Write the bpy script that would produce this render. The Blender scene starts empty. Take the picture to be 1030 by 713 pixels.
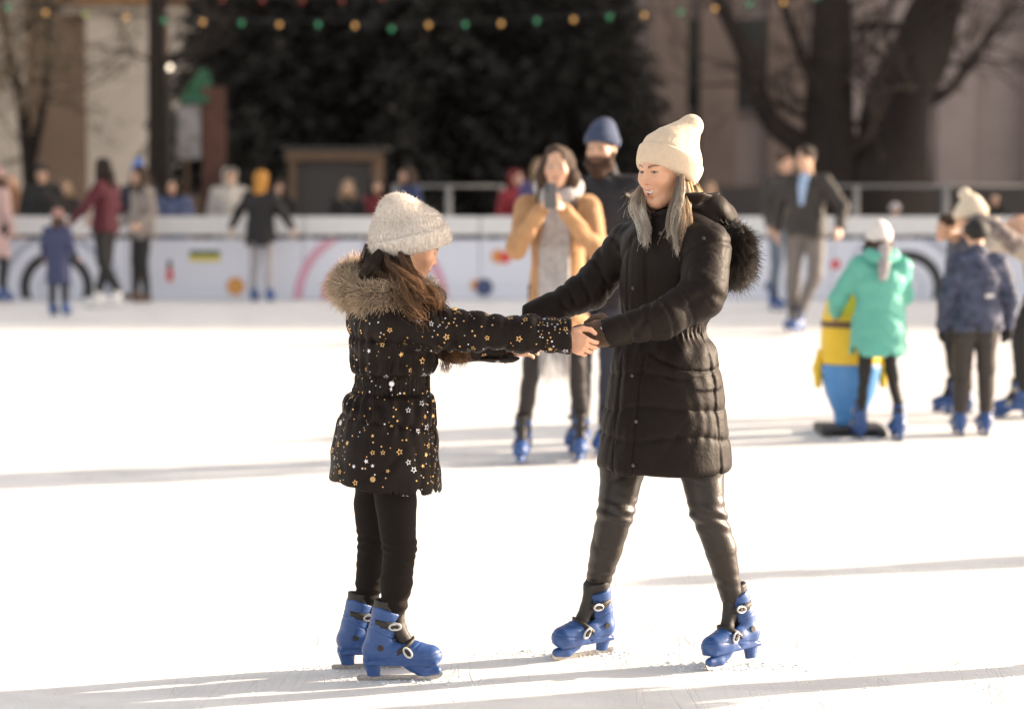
import bpy, bmesh, math, random, numpy as np
from mathutils import Vector, Matrix
from mathutils.bvhtree import BVHTree
RNG = np.random.default_rng(7); random.seed(7)
SC = bpy.context.scene; COL = SC.collection
# ---------------------------------------------------------------- camera model
FPX, CX, CY, CAMZ, HOR = 2432.0, 515.0, 356.5, 1.62, 170.0
TH = math.atan((CY-HOR)/FPX); CT, ST = math.cos(TH), math.sin(TH)
def W(px, py, Y):
    """world point seen at photo pixel (px,py) whose distance along the view is Y"""
    a, b = (px-CX)/FPX, (CY-py)/FPX
    dy, dz = CT+b*ST, -ST+b*CT
    t = Y/dy
    return np.array([a*t, Y, CAMZ+dz*t])
def G(px, py):
    a, b = (px-CX)/FPX, (CY-py)/FPX
    dy, dz = CT+b*ST, -ST+b*CT
    t = -CAMZ/dz
    return np.array([a*t, dy*t, 0.0])
def nrm(v): v = np.asarray(v, float); return v/np.linalg.norm(v)
def sm(x, a, b):
    t = np.clip((x-a)/(b-a), 0, 1); return t*t*(3-2*t)
def frame(fwd, up=(0,0,1)):
    """columns right, forward, up"""
    f = nrm(fwd); r = nrm(np.cross(f, up)); u = np.cross(r, f)
    return np.stack([r, f, u], 1)
# ---------------------------------------------------------------- materials
MATS = {}
def mat(name, col=(.5,.5,.5), rough=.6, metal=0, bump=None, vary=0, vscale=8, sheen=0, attr=False, sss=0, spec=.5,
        emit=None, wave=None, coat=0, alpha=None, trans=0, fine=None, col2=None):
    if name in MATS: return MATS[name]
    m = bpy.data.materials.new(name); m.use_nodes = True; nt = m.node_tree; N = nt.nodes; L = nt.links
    p = N['Principled BSDF']; p.inputs['Base Color'].default_value = (*col, 1)
    p.inputs['Roughness'].default_value = rough; p.inputs['Metallic'].default_value = metal
    p.inputs['Specular IOR Level'].default_value = spec
    p.inputs['Sheen Weight'].default_value = sheen
    if sheen: p.inputs['Sheen Roughness'].default_value = .4; p.inputs['Sheen Tint'].default_value=(*[min(1,c*1.5+.15) for c in col],1)
    if coat: p.inputs['Coat Weight'].default_value = coat; p.inputs['Coat Roughness'].default_value=.15
    if sss:
        p.inputs['Subsurface Weight'].default_value = sss; p.inputs['Subsurface Radius'].default_value = (1,.35,.2)
        p.inputs['Subsurface Scale'].default_value = .012
    tc = N.new('ShaderNodeTexCoord')
    src = None
    if attr:
        a = N.new('ShaderNodeAttribute'); a.attribute_name = 'Col'; src = a.outputs['Color']
    if vary:
        n = N.new('ShaderNodeTexNoise'); n.inputs['Scale'].default_value = vscale; n.inputs['Detail'].default_value = 5
        n.inputs['Roughness'].default_value=.65
        L.new(tc.outputs['Object'], n.inputs['Vector'])
        r = N.new('ShaderNodeMapRange'); r.inputs['From Min'].default_value=.3; r.inputs['From Max'].default_value=.7
        L.new(n.outputs['Fac'], r.inputs['Value'])
        mx = N.new('ShaderNodeMix'); mx.data_type = 'RGBA'
        L.new(r.outputs[0], mx.inputs[0])
        c2 = col2 or tuple(c*(1-vary) for c in col)
        if src is not None:
            mu = N.new('ShaderNodeMix'); mu.data_type='RGBA'; mu.blend_type='MULTIPLY'; mu.inputs[0].default_value=1
            L.new(src, mu.inputs[6]); mu.inputs[7].default_value=(1-vary,1-vary,1-vary,1)
            L.new(src, mx.inputs[6]); L.new(mu.outputs[2], mx.inputs[7])
        else:
            mx.inputs[6].default_value = (*col,1); mx.inputs[7].default_value = (*c2,1)
        src = mx.outputs[2]
    if src is not None: L.new(src, p.inputs['Base Color'])
    last = None
    def addbump(h, strength, dist):
        nonlocal last
        b = N.new('ShaderNodeBump'); b.inputs['Strength'].default_value = strength; b.inputs['Distance'].default_value = dist
        L.new(h, b.inputs['Height'])
        if last is not None: L.new(last, b.inputs['Normal'])
        last = b.outputs['Normal']
    for bb in ([bump] if bump and not isinstance(bump, list) else (bump or [])):
        sc, st, di = bb[:3]
        n = N.new('ShaderNodeTexNoise'); n.inputs['Scale'].default_value = sc; n.inputs['Detail'].default_value = 4
        n.inputs['Distortion'].default_value = bb[3] if len(bb) > 3 else 0
        if len(bb) > 4:
            mp = N.new('ShaderNodeMapping'); mp.inputs['Scale'].default_value = bb[4]
            L.new(tc.outputs['Object'], mp.inputs['Vector']); L.new(mp.outputs[0], n.inputs['Vector'])
        else: L.new(tc.outputs['Object'], n.inputs['Vector'])
        addbump(n.outputs['Fac'], st, di)
    if wave:
        w = N.new('ShaderNodeTexWave'); w.bands_direction = wave[0]; w.inputs['Scale'].default_value = wave[1]
        w.inputs['Distortion'].default_value = wave[4] if len(wave)>4 else 0
        L.new(tc.outputs['Object'], w.inputs['Vector']); addbump(w.outputs['Fac'], wave[2], wave[3])
    if last is not None: L.new(last, p.inputs['Normal'])
    if emit:
        p.inputs['Emission Color'].default_value = (*emit[0],1); p.inputs['Emission Strength'].default_value = emit[1]
    if trans: p.inputs['Transmission Weight'].default_value = trans
    MATS[name] = m; return m
def hairmat(name, rough=.45, trans=.35, var=.25):
    """strand material: colour from the strands' own attribute, some light passes through"""
    if name in MATS: return MATS[name]
    m = bpy.data.materials.new(name); m.use_nodes = True; nt = m.node_tree; N = nt.nodes; L = nt.links
    p = N['Principled BSDF']; a = N.new('ShaderNodeAttribute'); a.attribute_name = 'Col'
    L.new(a.outputs['Color'], p.inputs['Base Color']); p.inputs['Roughness'].default_value = rough
    t = N.new('ShaderNodeBsdfTranslucent'); L.new(a.outputs['Color'], t.inputs['Color'])
    mx = N.new('ShaderNodeMixShader'); mx.inputs[0].default_value = trans
    L.new(p.outputs[0], mx.inputs[1]); L.new(t.outputs[0], mx.inputs[2])
    L.new(mx.outputs[0], N['Material Output'].inputs['Surface'])
    MATS[name] = m; return m
# ---------------------------------------------------------------- objects
def tag(o, label=None, cat=None, group=None, kind=None):
    if label: o['label'] = label
    if cat: o['category'] = cat
    if group: o['group'] = group
    if kind: o['kind'] = kind
    return o
def thing(name, label, cat, loc=(0,0,0), rz=0, group=None):
    o = bpy.data.objects.new(name, None); COL.objects.link(o); o.location = tuple(loc); o.rotation_euler = (0,0,rz)
    o.empty_display_size = .1
    return tag(o, label, cat, group)
def link(name, me, m, parent=None, off=None):
    o = bpy.data.objects.new(name, me); COL.objects.link(o)
    if m is not None:
        for q in (m if isinstance(m, (list, tuple)) else [m]): me.materials.append(q)
    if parent is not None: o.parent = parent
    if off is not None: o.location = tuple(off)
    return o
def mesh_np(name, V, Q, smooth=True, cols=None, mi=None):
    """V (n,3), Q (m,k) or list of arrays with different k"""
    me = bpy.data.meshes.new(name); V = np.asarray(V, np.float32)
    Qs = Q if isinstance(Q, list) else [Q]; Qs = [np.asarray(q, np.int32) for q in Qs if len(q)]
    me.vertices.add(len(V)); me.vertices.foreach_set('co', V.ravel())
    lv = np.concatenate([q.ravel() for q in Qs]); lt = np.concatenate([np.full(len(q), q.shape[1], np.int32) for q in Qs])
    ls = np.concatenate([[0], np.cumsum(lt)[:-1]]).astype(np.int32)
    me.loops.add(len(lv)); me.loops.foreach_set('vertex_index', lv)
    me.polygons.add(len(lt)); me.polygons.foreach_set('loop_start', ls); me.polygons.foreach_set('loop_total', lt)
    if mi is not None: me.polygons.foreach_set('material_index', np.asarray(mi, np.int32))
    me.update(calc_edges=True)
    if smooth: me.polygons.foreach_set('use_smooth', np.ones(len(lt), bool))
    if cols is not None:
        ca = me.color_attributes.new('Col', 'FLOAT_COLOR', 'POINT')
        c4 = np.ones((len(V), 4), np.float32); c4[:, :3] = cols; ca.data.foreach_set('color', c4.ravel())
    me.validate(); return me
def noise3(P, s, seed=0, n=6):
    """cheap smooth noise in -1..1 from warped sines, P (...,3)"""
    r = np.random.default_rng(seed); out = 0; x = P*s
    w = 0
    for i in range(n):
        k = r.normal(size=3); k = k/np.linalg.norm(k)*(1+.5*r.random()); ph = r.random()*6.28
        k2 = r.normal(size=3); k2 /= np.linalg.norm(k2)
        out = out+np.sin(x@k*2+ph+1.3*np.sin(x@k2*1.3+ph*2)); w += 1
    return out/w*1.6
# ---------------------------------------------------------------- implicit surfaces
class Field:
    def __init__(s, lo, hi, h):
        s.lo = np.asarray(lo, float); s.h = h
        s.n = np.ceil((np.asarray(hi, float)-s.lo)/h).astype(int)+1
        s.ax = [s.lo[i]+h*np.arange(s.n[i]) for i in range(3)]
        s.V = np.full(s.n, .5, np.float32)
    def blk(s, lo, hi):
        i0 = np.clip(np.floor((np.asarray(lo)-s.lo)/s.h).astype(int), 0, s.n); i1 = np.clip(np.ceil((np.asarray(hi)-s.lo)/s.h).astype(int)+1, 0, s.n)
        if (i1 <= i0).any(): return None
        sl = tuple(slice(a, b) for a, b in zip(i0, i1))
        X = s.ax[0][sl[0]][:, None, None]; Y = s.ax[1][sl[1]][None, :, None]; Z = s.ax[2][sl[2]][None, None, :]
        return sl, X, Y, Z
    def add(s, f, lo, hi, k=0., op='u'):
        m = k+3*s.h+.004
        b = s.blk(np.asarray(lo)-m, np.asarray(hi)+m)
        if b is None: return
        sl, X, Y, Z = b; d = f(X, Y, Z).astype(np.float32); a = s.V[sl]
        if op == 's': d = -d
        if op == 'u':
            if k > 0:
                h = np.clip(.5+.5*(a-d)/k, 0, 1); s.V[sl] = a+(d-a)*h-k*h*(1-h)
            else: s.V[sl] = np.minimum(a, d)
        else:
            if k > 0:
                h = np.clip(.5-.5*(a-d)/k, 0, 1); s.V[sl] = a+(d-a)*h+k*h*(1-h)
            else: s.V[sl] = np.maximum(a, d)
    def cone(s, a, b, ra, rb, k=0., op='u', flat=None):
        """round cone; flat=(axis vector, factor) squashes the section along that axis"""
        a = np.asarray(a, float); b = np.asarray(b, float); ba = b-a; l2 = float(ba@ba)+1e-12
        R = max(ra, rb)
        def f(X, Y, Z):
            px, py, pz = X-a[0], Y-a[1], Z-a[2]
            t = np.clip((px*ba[0]+py*ba[1]+pz*ba[2])/l2, 0, 1)
            qx, qy, qz = px-t*ba[0], py-t*ba[1], pz-t*ba[2]
            if flat is not None:
                fa, ff = flat; fa = np.asarray(fa); q = qx*fa[0]+qy*fa[1]+qz*fa[2]; g = (1/ff-1)*q
                qx, qy, qz = qx+g*fa[0], qy+g*fa[1], qz+g*fa[2]
            return np.sqrt(qx*qx+qy*qy+qz*qz)-(ra+(rb-ra)*t)
        s.add(f, np.minimum(a, b)-R, np.maximum(a, b)+R, k, op)
    def tube(s, pts, rad, k=.01, flat=None, op='u'):
        for i in range(len(pts)-1):
            s.cone(pts[i], pts[i+1], rad[i], rad[i+1], k, op, flat)
    def ell(s, c, r, k=0., R=None, op='u'):
        c = np.asarray(c, float); r = np.asarray(r, float)
        Rm = np.eye(3) if R is None else np.asarray(R)
        ext = np.sqrt(((Rm*r)**2).sum(1))
        def f(X, Y, Z):
            p = (X-c[0], Y-c[1], Z-c[2])
            u = [p[0]*Rm[0, i]+p[1]*Rm[1, i]+p[2]*Rm[2, i] for i in range(3)]
            k0 = np.sqrt(sum((u[i]/r[i])**2 for i in range(3))); k1 = np.sqrt(sum((u[i]/r[i]**2)**2 for i in range(3)))+1e-9
            return k0*(k0-1)/k1
        s.add(f, c-ext, c+ext, k, op)
    def box(s, c, hf, rnd=.005, k=0., R=None, op='u'):
        c = np.asarray(c, float); hf = np.asarray(hf, float)
        Rm = np.eye(3) if R is None else np.asarray(R); ext = np.abs(Rm)@hf
        def f(X, Y, Z):
            p = (X-c[0], Y-c[1], Z-c[2])
            q = [np.abs(p[0]*Rm[0, i]+p[1]*Rm[1, i]+p[2]*Rm[2, i])-hf[i]+rnd for i in range(3)]
            o = np.sqrt(sum(np.maximum(t, 0)**2 for t in q)); i_ = np.minimum(np.maximum(np.maximum(q[0], q[1]), q[2]), 0)
            return o+i_-rnd
        s.add(f, c-ext, c+ext, k, op)
    def loft(s, zs, cx, cy, a, b, yaw=0., n=2.3, k=0., cap=.02, op='u'):
        """vertical loft; half axes a along the 'right' direction of yaw, b along its forward"""
        zs = np.asarray(zs, float); o = np.argsort(zs); zs = zs[o]
        g = lambda v: np.asarray(np.broadcast_to(v, zs.shape), float)[o]
        cx, cy, a, b = g(cx), g(cy), g(a), g(b)
        zz = np.linspace(zs[0], zs[-1], 200); w = 15; ker = np.hanning(w+2)[1:-1]; ker /= ker.sum()
        S = lambda v: np.convolve(np.pad(np.interp(zz, zs, v), w//2, mode='edge'), ker, 'valid')
        cx, cy, a, b = S(cx), S(cy), S(a), S(b)
        fx, fy = math.cos(yaw), math.sin(yaw); rx, ry = fy, -fx; R = max(a.max(), b.max())
        def f(X, Y, Z):
            x0, y0, A, B = [np.interp(Z, zz, v) for v in (cx, cy, a, b)]
            px, py = X-x0, Y-y0
            u = np.abs(px*rx+py*ry)/A; v = np.abs(px*fx+py*fy)/B
            d = ((u**n+v**n)**(1/n)-1)*np.minimum(A, B)
            e = np.abs(Z-(zz[0]+zz[-1])/2)-(zz[-1]-zz[0])/2
            h = np.clip(.5-.5*(d-e)/cap, 0, 1); return d+(e-d)*h+cap*h*(1-h)
        s.add(f, (cx.min()-R, cy.min()-R, zz[0]), (cx.max()+R, cy.max()+R, zz[-1]), k, op)
    def disp(s, fn, band=.03):
        I = np.nonzero(np.abs(s.V) < band)
        P = np.stack([s.ax[i][I[i]] for i in range(3)], 1)
        s.V[I] += fn(P).astype(np.float32)
    def cut(s, p, n):
        """keep the side the normal n points away from"""
        n = nrm(n); X, Y, Z = s.ax[0][:, None, None], s.ax[1][None, :, None], s.ax[2][None, None, :]
        s.V = np.maximum(s.V, ((X-p[0])*n[0]+(Y-p[1])*n[1]+(Z-p[2])*n[2]).astype(np.float32))
    def surf(s, relax=1):
        V = s.V.copy()
        for a in range(3):   # close the mesh at the border
            ix = [slice(None)]*3; ix[a] = 0; V[tuple(ix)] = np.maximum(V[tuple(ix)], .001); ix[a] = -1; V[tuple(ix)] = np.maximum(V[tuple(ix)], .001)
        S = V < 0; n = V.shape
        cnt = np.zeros((n[0]-1, n[1]-1, n[2]-1), np.int8)
        offs = [(i, j, k) for i in (0, 1) for j in (0, 1) for k in (0, 1)]
        for i, j, k in offs: cnt += S[i:n[0]-1+i, j:n[1]-1+j, k:n[2]-1+k]
        act = np.nonzero((cnt > 0) & (cnt < 8)); idx = np.full(cnt.shape, -1, np.int32); idx[act] = np.arange(len(act[0]))
        cv = {o: V[act[0]+o[0], act[1]+o[1], act[2]+o[2]] for o in offs}
        acc = np.zeros((len(act[0]), 3)); num = np.zeros(len(act[0]))
        for o in offs:
            for a in range(3):
                if o[a]: continue
                q = list(o); q[a] = 1; q = tuple(q); v0, v1 = cv[o], cv[q]; c = (v0 < 0) != (v1 < 0)
                t = np.where(c, v0/np.where(c, v0-v1, 1), 0); num += c
                for b in range(3): acc[:, b] += np.where(c, (t if b == a else o[b]), 0)
        P = s.lo+s.h*(np.stack(act, 1)+acc/num[:, None])
        F = []
        for a in range(3):
            b, c = (a+1) % 3, (a+2) % 3
            s0 = [slice(1, -1)]*3; s0[a] = slice(0, -1); s1 = list(s0); s1[a] = slice(1, None)
            A, B = S[tuple(s0)], S[tuple(s1)]; E = np.nonzero(A != B); base = [E[0], E[1], E[2]]
            for t in range(3):
                if t != a: base[t] = base[t]+1
            fl = A[E]; q = []
            for db, dc in ((0, 0), (-1, 0), (-1, -1), (0, -1)):
                co = list(base); co[b] = base[b]+db; co[c] = base[c]+dc; q.append(idx[co[0], co[1], co[2]])
            q = np.stack(q, 1); q[~fl] = q[~fl][:, ::-1]; F.append(q[:, :])
        F = np.concatenate(F)
        for _ in range(relax):
            ac = np.zeros_like(P); nn = np.zeros(len(P))
            for i in range(4):
                u, v = F[:, i], F[:, (i+1) % 4]
                for d in range(3):
                    ac[:, d] += np.bincount(u, P[v, d], len(P))+np.bincount(v, P[u, d], len(P))
                nn += np.bincount(u, minlength=len(P))+np.bincount(v, minlength=len(P))
            P = P*.5+.5*ac/np.maximum(nn, 1)[:, None]
        return P, F
    def obj(s, name, m, parent=None, off=(0, 0, 0), relax=1, colfn=None, T=None):
        P, F = s.surf(relax); cols = colfn(P) if colfn else None
        if T is not None: P = T(P)
        me = mesh_np(name, P-np.asarray(off), F, True, cols)
        return link(name, me, m, parent)
def spline(pts, n):
    pts = np.asarray(pts, float); P = np.vstack([2*pts[0]-pts[1], pts, 2*pts[-1]-pts[-2]]); m = len(pts)-1
    t = np.linspace(0, m-1e-9, n); i = t.astype(int); f = (t-i)[:, None]
    a, b, c, d = P[i], P[i+1], P[i+2], P[i+3]
    return .5*((2*b)+(-a+c)*f+(2*a-5*b+4*c-d)*f**2+(-a+3*b-3*c+d)*f**3)
def strand_mesh(name, C, rad, cols, m, parent=None, off=(0, 0, 0), extra=None):
    """C (N,M,3) strand centre lines, rad (M,) or (N,M) radius, cols (N,M,3)"""
    N, M, _ = C.shape; T = np.gradient(C, axis=1); T /= np.linalg.norm(T, axis=2, keepdims=True)+1e-9
    ref = np.where(np.abs(T[..., 2:3]) < .9, np.array([0, 0, 1.]), np.array([1., 0, 0])); A = np.cross(T, ref); A /= np.linalg.norm(A, axis=2, keepdims=True)+1e-9
    B = np.cross(T, A); r = np.broadcast_to(rad, (N, M))[..., None]
    V = np.stack([C+r*(math.cos(q)*A+math.sin(q)*B) for q in (0, 2.094, 4.189)], 2)  # N,M,3,3
    ids = np.arange(N*M*3).reshape(N, M, 3); F = []
    for j in range(3):
        k = (j+1) % 3
        F.append(np.stack([ids[:, :-1, j], ids[:, :-1, k], ids[:, 1:, k], ids[:, 1:, j]], -1).reshape(-1, 4))
    F = np.concatenate(F); V = V.reshape(-1, 3); cc = np.repeat(cols[:, :, None, :], 3, 2).reshape(-1, 3)
    if extra is not None:
        eV, eF, eC = extra; F = np.concatenate([F, eF+len(V)]); V = np.concatenate([V, eV]); cc = np.concatenate([cc, eC])
    return link(name, mesh_np(name, V-np.asarray(off), F, True, cc), m, parent)
def locks(guides, M=16, rng=RNG):
    """guides: list of dict(p=pts, r=(r0,r1..) , n=count, c=colour, cv=var, wav=amp) -> strand arrays"""
    Cs, Ks = [], []
    for g in guides:
        c = spline(g['p'], M); rr = np.interp(np.linspace(0, 1, M), np.linspace(0, 1, len(g['r'])), g['r']); n = g['n']
        T = np.gradient(c, axis=0); T /= np.linalg.norm(T, axis=1)[:, None]; A = np.cross(T, [0.3, .9, .1]); A /= np.linalg.norm(A, axis=1)[:, None]; B = np.cross(T, A)
        an = rng.random(n)*6.283; ra = np.sqrt(rng.random(n)); t = np.linspace(0, 1, M)
        tw = an[:, None]+g.get('twist', 1.)*t[None]*rng.normal(1, .3, n)[:, None]
        le = rng.uniform(g.get('lmin', .62), 1.02, n)**.8
        off = (ra[:, None]*rr[None])[..., None]*(np.cos(tw)[..., None]*A[None]+np.sin(tw)[..., None]*B[None]*g.get('flat', 1.))
        wv = g.get('wav', .003); f1, p1 = rng.uniform(5, 12, n)[:, None], rng.random(n)[:, None]*6.28
        off += (wv*t[None]**.7*np.sin(f1*t[None]+p1))[..., None]*A[None]+(wv*t[None]**.7*np.cos(f1*1.2*t[None]+p1*2))[..., None]*B[None]
        C = c[None]+off
        # trim lengths
        tt = t[None]*le[:, None]; i = np.clip((tt*(M-1)).astype(int), 0, M-2); f = (tt*(M-1)-i)[..., None]
        ar = np.arange(n)[:, None]; C = C[ar, i]*(1-f)+C[ar, i+1]*f
        fly = (rng.random(n) < g.get('fly', .06))[:, None, None]; C = C+fly*rng.normal(0, .018, (n, 1, 3))*t[None, :, None]**1.5
        Cs.append(C); base = np.array(g['c']); tip = np.array(g.get('ct', g['c']))
        v = np.exp(rng.normal(0, g.get('cv', .25), n))[:, None, None]
        Ks.append(np.clip((base[None, None]*(1-t)[None, :, None]+tip*t[None, :, None])*v, 0, 1))
    return np.concatenate(Cs), np.concatenate(Ks)
def clump(gs, k, rng, amp=.008):
    """split every lock into k thinner ones that wander apart"""
    out = []
    for g in gs:
        P = np.array(g['p'], float); m = len(P); R = np.interp(np.linspace(0, 1, m), np.linspace(0, 1, len(g['r'])), g['r'])
        for _ in range(k):
            d = rng.normal(0, .5, (1, 3))*R[:, None]+rng.normal(0, amp, (m, 3))*np.linspace(.1, 1, m)[:, None]
            q = dict(g); q['p'] = P+d; q['r'] = list(R*rng.uniform(.38, .60)); q['n'] = max(20, int(g['n']/k)); v = math.exp(rng.normal(0, .22)); q['c'] = tuple(min(1, c*v) for c in g['c']); q['ct'] = tuple(min(1, c*v) for c in g.get('ct', g['c'])); out.append(q)
    return out
def fur(curve, rads, n, length, croot, ctip, rng, M=6, grav=.3, lean=None, spread=.5, band=None):
    """hairs growing out of a tube along `curve`"""
    c = spline(curve, 120); R = np.interp(np.linspace(0, 1, 120), np.linspace(0, 1, len(rads)), rads)
    T = np.gradient(c, axis=0); T /= np.linalg.norm(T, axis=1)[:, None]; A = np.cross(T, [0, 0, 1.]); A /= np.linalg.norm(A, axis=1)[:, None]+1e-9; B = np.cross(T, A)
    i = rng.integers(0, 120, n); an = rng.random(n)*6.283
    nr = np.cos(an)[:, None]*A[i]+np.sin(an)[:, None]*B[i]
    root = c[i]+nr*R[i][:, None]*.8+T[i]*rng.normal(0, .01, n)[:, None]
    cl = noise3(root, 45, 3)[:, None]
    d = nr+T[i]*(rng.normal(0, spread*.5, n)[:, None]+cl*.5)+rng.normal(0, spread*.35, (n, 3))
    if lean is not None: d = d+np.asarray(lean)
    d /= np.linalg.norm(d, axis=1)[:, None]; L = length*rng.uniform(.55, 1.1, n)*(1+.25*cl[:, 0]); t = np.linspace(0, 1, M)
    C = root[:, None]+d[:, None]*(L[:, None]*t[None])[..., None]
    C[..., 2] -= grav*(L[:, None]*t[None]**2)
    C += (rng.normal(0, .25, (n, 1, 3))*(L[:, None]*t[None]**2)[..., None])
    v = np.exp(rng.normal(0, .22, n))[:, None, None]; tt = t[None, :, None]**1.3
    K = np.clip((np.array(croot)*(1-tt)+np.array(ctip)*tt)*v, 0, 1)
    return C, K
def bx(bm, c, s, R=None):
    m = Matrix.Translation(Vector(c))@(R.to_4x4() if R else Matrix())@Matrix.Diagonal((s[0], s[1], s[2], 1))
    bmesh.ops.create_cube(bm, size=1, matrix=m)
def cyl(bm, a, b, r1, r2=None, seg=12):
    a, b = Vector(a), Vector(b); d = b-a; q = Vector((0, 0, 1)).rotation_difference(d).to_matrix().to_4x4()
    bmesh.ops.create_cone(bm, cap_ends=True, segments=seg, radius1=r1, radius2=r1 if r2 is None else r2, depth=d.length, matrix=Matrix.Translation((a+b)/2)@q)
def bobj(name, bm, m, parent=None, smooth=False, bevel=0):
    if bevel: bmesh.ops.bevel(bm, geom=list(bm.edges), offset=bevel, segments=2, affect='EDGES', profile=.5)
    me = bpy.data.meshes.new(name); bm.to_mesh(me); bm.free()
    if smooth: me.polygons.foreach_set('use_smooth', np.ones(len(me.polygons), bool))
    return link(name, me, m, parent)
# ---------------------------------------------------------------- body pieces (all in metres)
def head(F, c, R, s=1., smile=0., fem=True, thin=0., neck_to=None, neck_r=.052, brow=1.):
    c = np.asarray(c, float); T = lambda x, y, z: c+R@(np.array([x, y, z])*s)
    E = lambda p, r, k=.02, op='u', RR=None: F.ell(T(*p), np.array(r)*s, k*s, R if RR is None else R@RR, op)
    K = lambda a, b, ra, rb, k=.012, op='u': F.cone(T(*a), T(*b), ra*s, rb*s, k*s, op)
    E((0, -.018, .034), (.075, .098, .084), 0)
    E((0, .026, -.042), (.057-.004*thin, .062, .074), .03)
    E((0, .060, -.095), (.021, .022, .017), .03)
    for q in (-1, 1):
        K((q*.050, -.004, -.062), (q*.013, .062, -.100), .014, .015, .03)
        E((q*.039, .058, -.030+.006*smile), (.023+.002*smile, .021+.002*smile, .024), .036)
        K((q*.042, .066, .021), (q*.014, .078, .018), .009, .009, .014)
        E((q*.0305, .093, .001), (.017, .014, .012), .012, 's')
        E((q*.0305, .0665, -.001), (.0145, .0145, .0125), .006)
        K((q*.043, .066, .0035), (q*.021, .0765, .0045), .0042, .0042, .004)      # upper lid
        K((q*.042, .066, -.0085), (q*.022, .074, -.0095), .003, .003, .006)
        E((q*.074, -.010, -.012), (.008, .018, .029), .008)                       # ear
        E((q*.080, -.004, -.010), (.006, .009, .016), .004, 's')
    K((0, .081, .012), (0, .0935, -.026), .0066, .0080, .010)
    E((0, .0955, -.0305), (.0095, .0095, .0085), .006)
    for q in (-1, 1):
        E((q*.0110, .0845, -.0345), (.0068, .0085, .0066), .005)
        E((q*.0055, .0925, -.0405), (.003, .004, .0025), .003, 's')
    E((0, 0.0750, -0.0630), (.027+.004*smile, .017, .020), .012)                      # mouth mound
    w = .022+.006*smile
    if smile > .5:
        for q in (-1, 1):
            K((0, 0.0895, -0.0565), (q*w, 0.0730, -0.0525), .0042, .0025, .004)
            K((0, 0.0865, -0.0775), (q*w, 0.0725, -0.0545), .0052, .0026, .004)
            E((0, 0.0935, -0.0650), (w*.80, .0120, .0062), .003, 's')
        E((0, 0.0815, -0.0575), (w, .006, .003), .002, 's')
    else:
        for q in (-1, 1):
            K((0, 0.0885, -0.0595), (q*w, 0.0770, -0.0630), .0042, .0022, .004)
            K((0, 0.0865, -0.0695), (q*w*.9, 0.0760, -0.0645), .0052, .0022, .004)
            K((0, 0.0955, -0.0642), (q*w, 0.0830, -0.0635), .0018, .0012, .002, 's')
    E((0, 0.0890, -0.0840), (.016, .010, .005), .008, 's')
    if neck_to is not None:
        F.cone(T(0, -.022, -.062), neck_to, neck_r*s, neck_r*s*1.1, .03*s)
def head_cols(c, R, s, skin, lip=(.42, .13, .10), brow=(.10, .06, .04), eye=(.05, .035, .02), smile=0., teeth=True, beard=None, blush=.25):
    c = np.asarray(c, float); skin = np.array(skin); lip = np.array(lip)
    def f(P):
        L = ((P-c)@R)/s; x, y, z = L.T; ax = np.abs(x); C = np.tile(skin, (len(P), 1))
        front = y > .04
        def mixin(w, col): 
            w = np.clip(w, 0, 1)[:, None]; C[:] = C*(1-w)+np.asarray(col)*w
        mot = noise3(L, 60, 5)+.7*noise3(L, 22, 6)
        C *= (1+.06*mot)[:, None]
        mixin(blush*np.exp(-(((ax-.042)/.018)**2+((z+.034)/.016)**2))*front, np.array([skin[0], skin[1]*.55, skin[2]*.5]))
        mixin(blush*np.exp(-((ax/.012)**2+((z+.031)/.011)**2))*(y > .085), np.array([skin[0], skin[1]*.6, skin[2]*.55]))
        mixin(.3*np.exp(-((z+.012)/.006)**2-((ax-.031)/.014)**2)*front, skin*.72)
        # lips
        w = .022+.006*smile; u = np.clip(ax/w, 0, 1)
        if smile > .5:
            zc = -.0565+.004*u; zl = -.0775+.023*u**1.6
            up = np.exp(-((z-zc)/(.0036))**4)*(ax < w)*(y > .068); lo = np.exp(-((z-zl)/(.0048-.002*u))**4)*(ax < w)*(y > .068)
            mixin((up+lo)*.85, lip)
            inner = (z < zc-.0030)*(z > zl+.0035)*(ax < w*.86)*(y > .06)
            tee = inner*(z > zc-.0030-.0100*(1-u*.4)); mixin(inner*.95, (.10, .02, .02)); mixin(tee*1., (.82, .78, .70))
        else:
            zc = -.0642+.001*u
            m = (np.abs(z-zc) < (.0078*(1-u**2)+.0005))*(ax < w)*(y > .075); mixin(m*.7, lip)
            mixin(np.exp(-((z-zc)/.0011)**2)*(ax < w)*(y > .07)*.8, lip*.25)
        # eyes
        ex = ax-.0305; op = .0050 if smile < .5 else .0030
        zm = -.0015-.0006*(ex/.012); hw = op*np.clip(1-(ex/.0145)**2, 0, 1)**.7
        ineye = (np.abs(z-zm) < hw)*(np.abs(ex) < .0145)*(y > .06)
        mixin(ineye*1., (.40, .34, .30)); mixin(ineye*(np.hypot(ex, z-zm) < .0066), eye); mixin(ineye*(np.hypot(ex, z-zm) < .0026), (.005, .005, .005))
        lash = np.exp(-((z-(zm+hw+.0008))/.0013)**2)*(np.abs(ex) < .0165)*(y > .055); mixin(lash, (.012, .008, .007))
        lash2 = np.exp(-((z-(zm-hw-.0004))/.001)**2)*(np.abs(ex) < .014)*(y > .055); mixin(lash2*.5, (.05, .03, .02))
        # brows
        t = np.clip((ax-.012)/.036, 0, 1); zb = .0185+.0048*np.sin(t*2.4)-.002
        mixin(np.exp(-((z-zb+.0012)/(.0046*(1-.5*t)))**4)*(ax > .012)*(ax < .050)*(y > .05)*.85, brow)
        if beard is not None:
            b = sm(-z, .030, .045)*sm(y, -.03, .0); 
            b *= 1-np.exp(-((z+.062)/.006)**4)*(ax < .018)*(y > .07)
            mixin(b*.95, beard)
        return np.clip(C, 0, 1)
    return f
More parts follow.
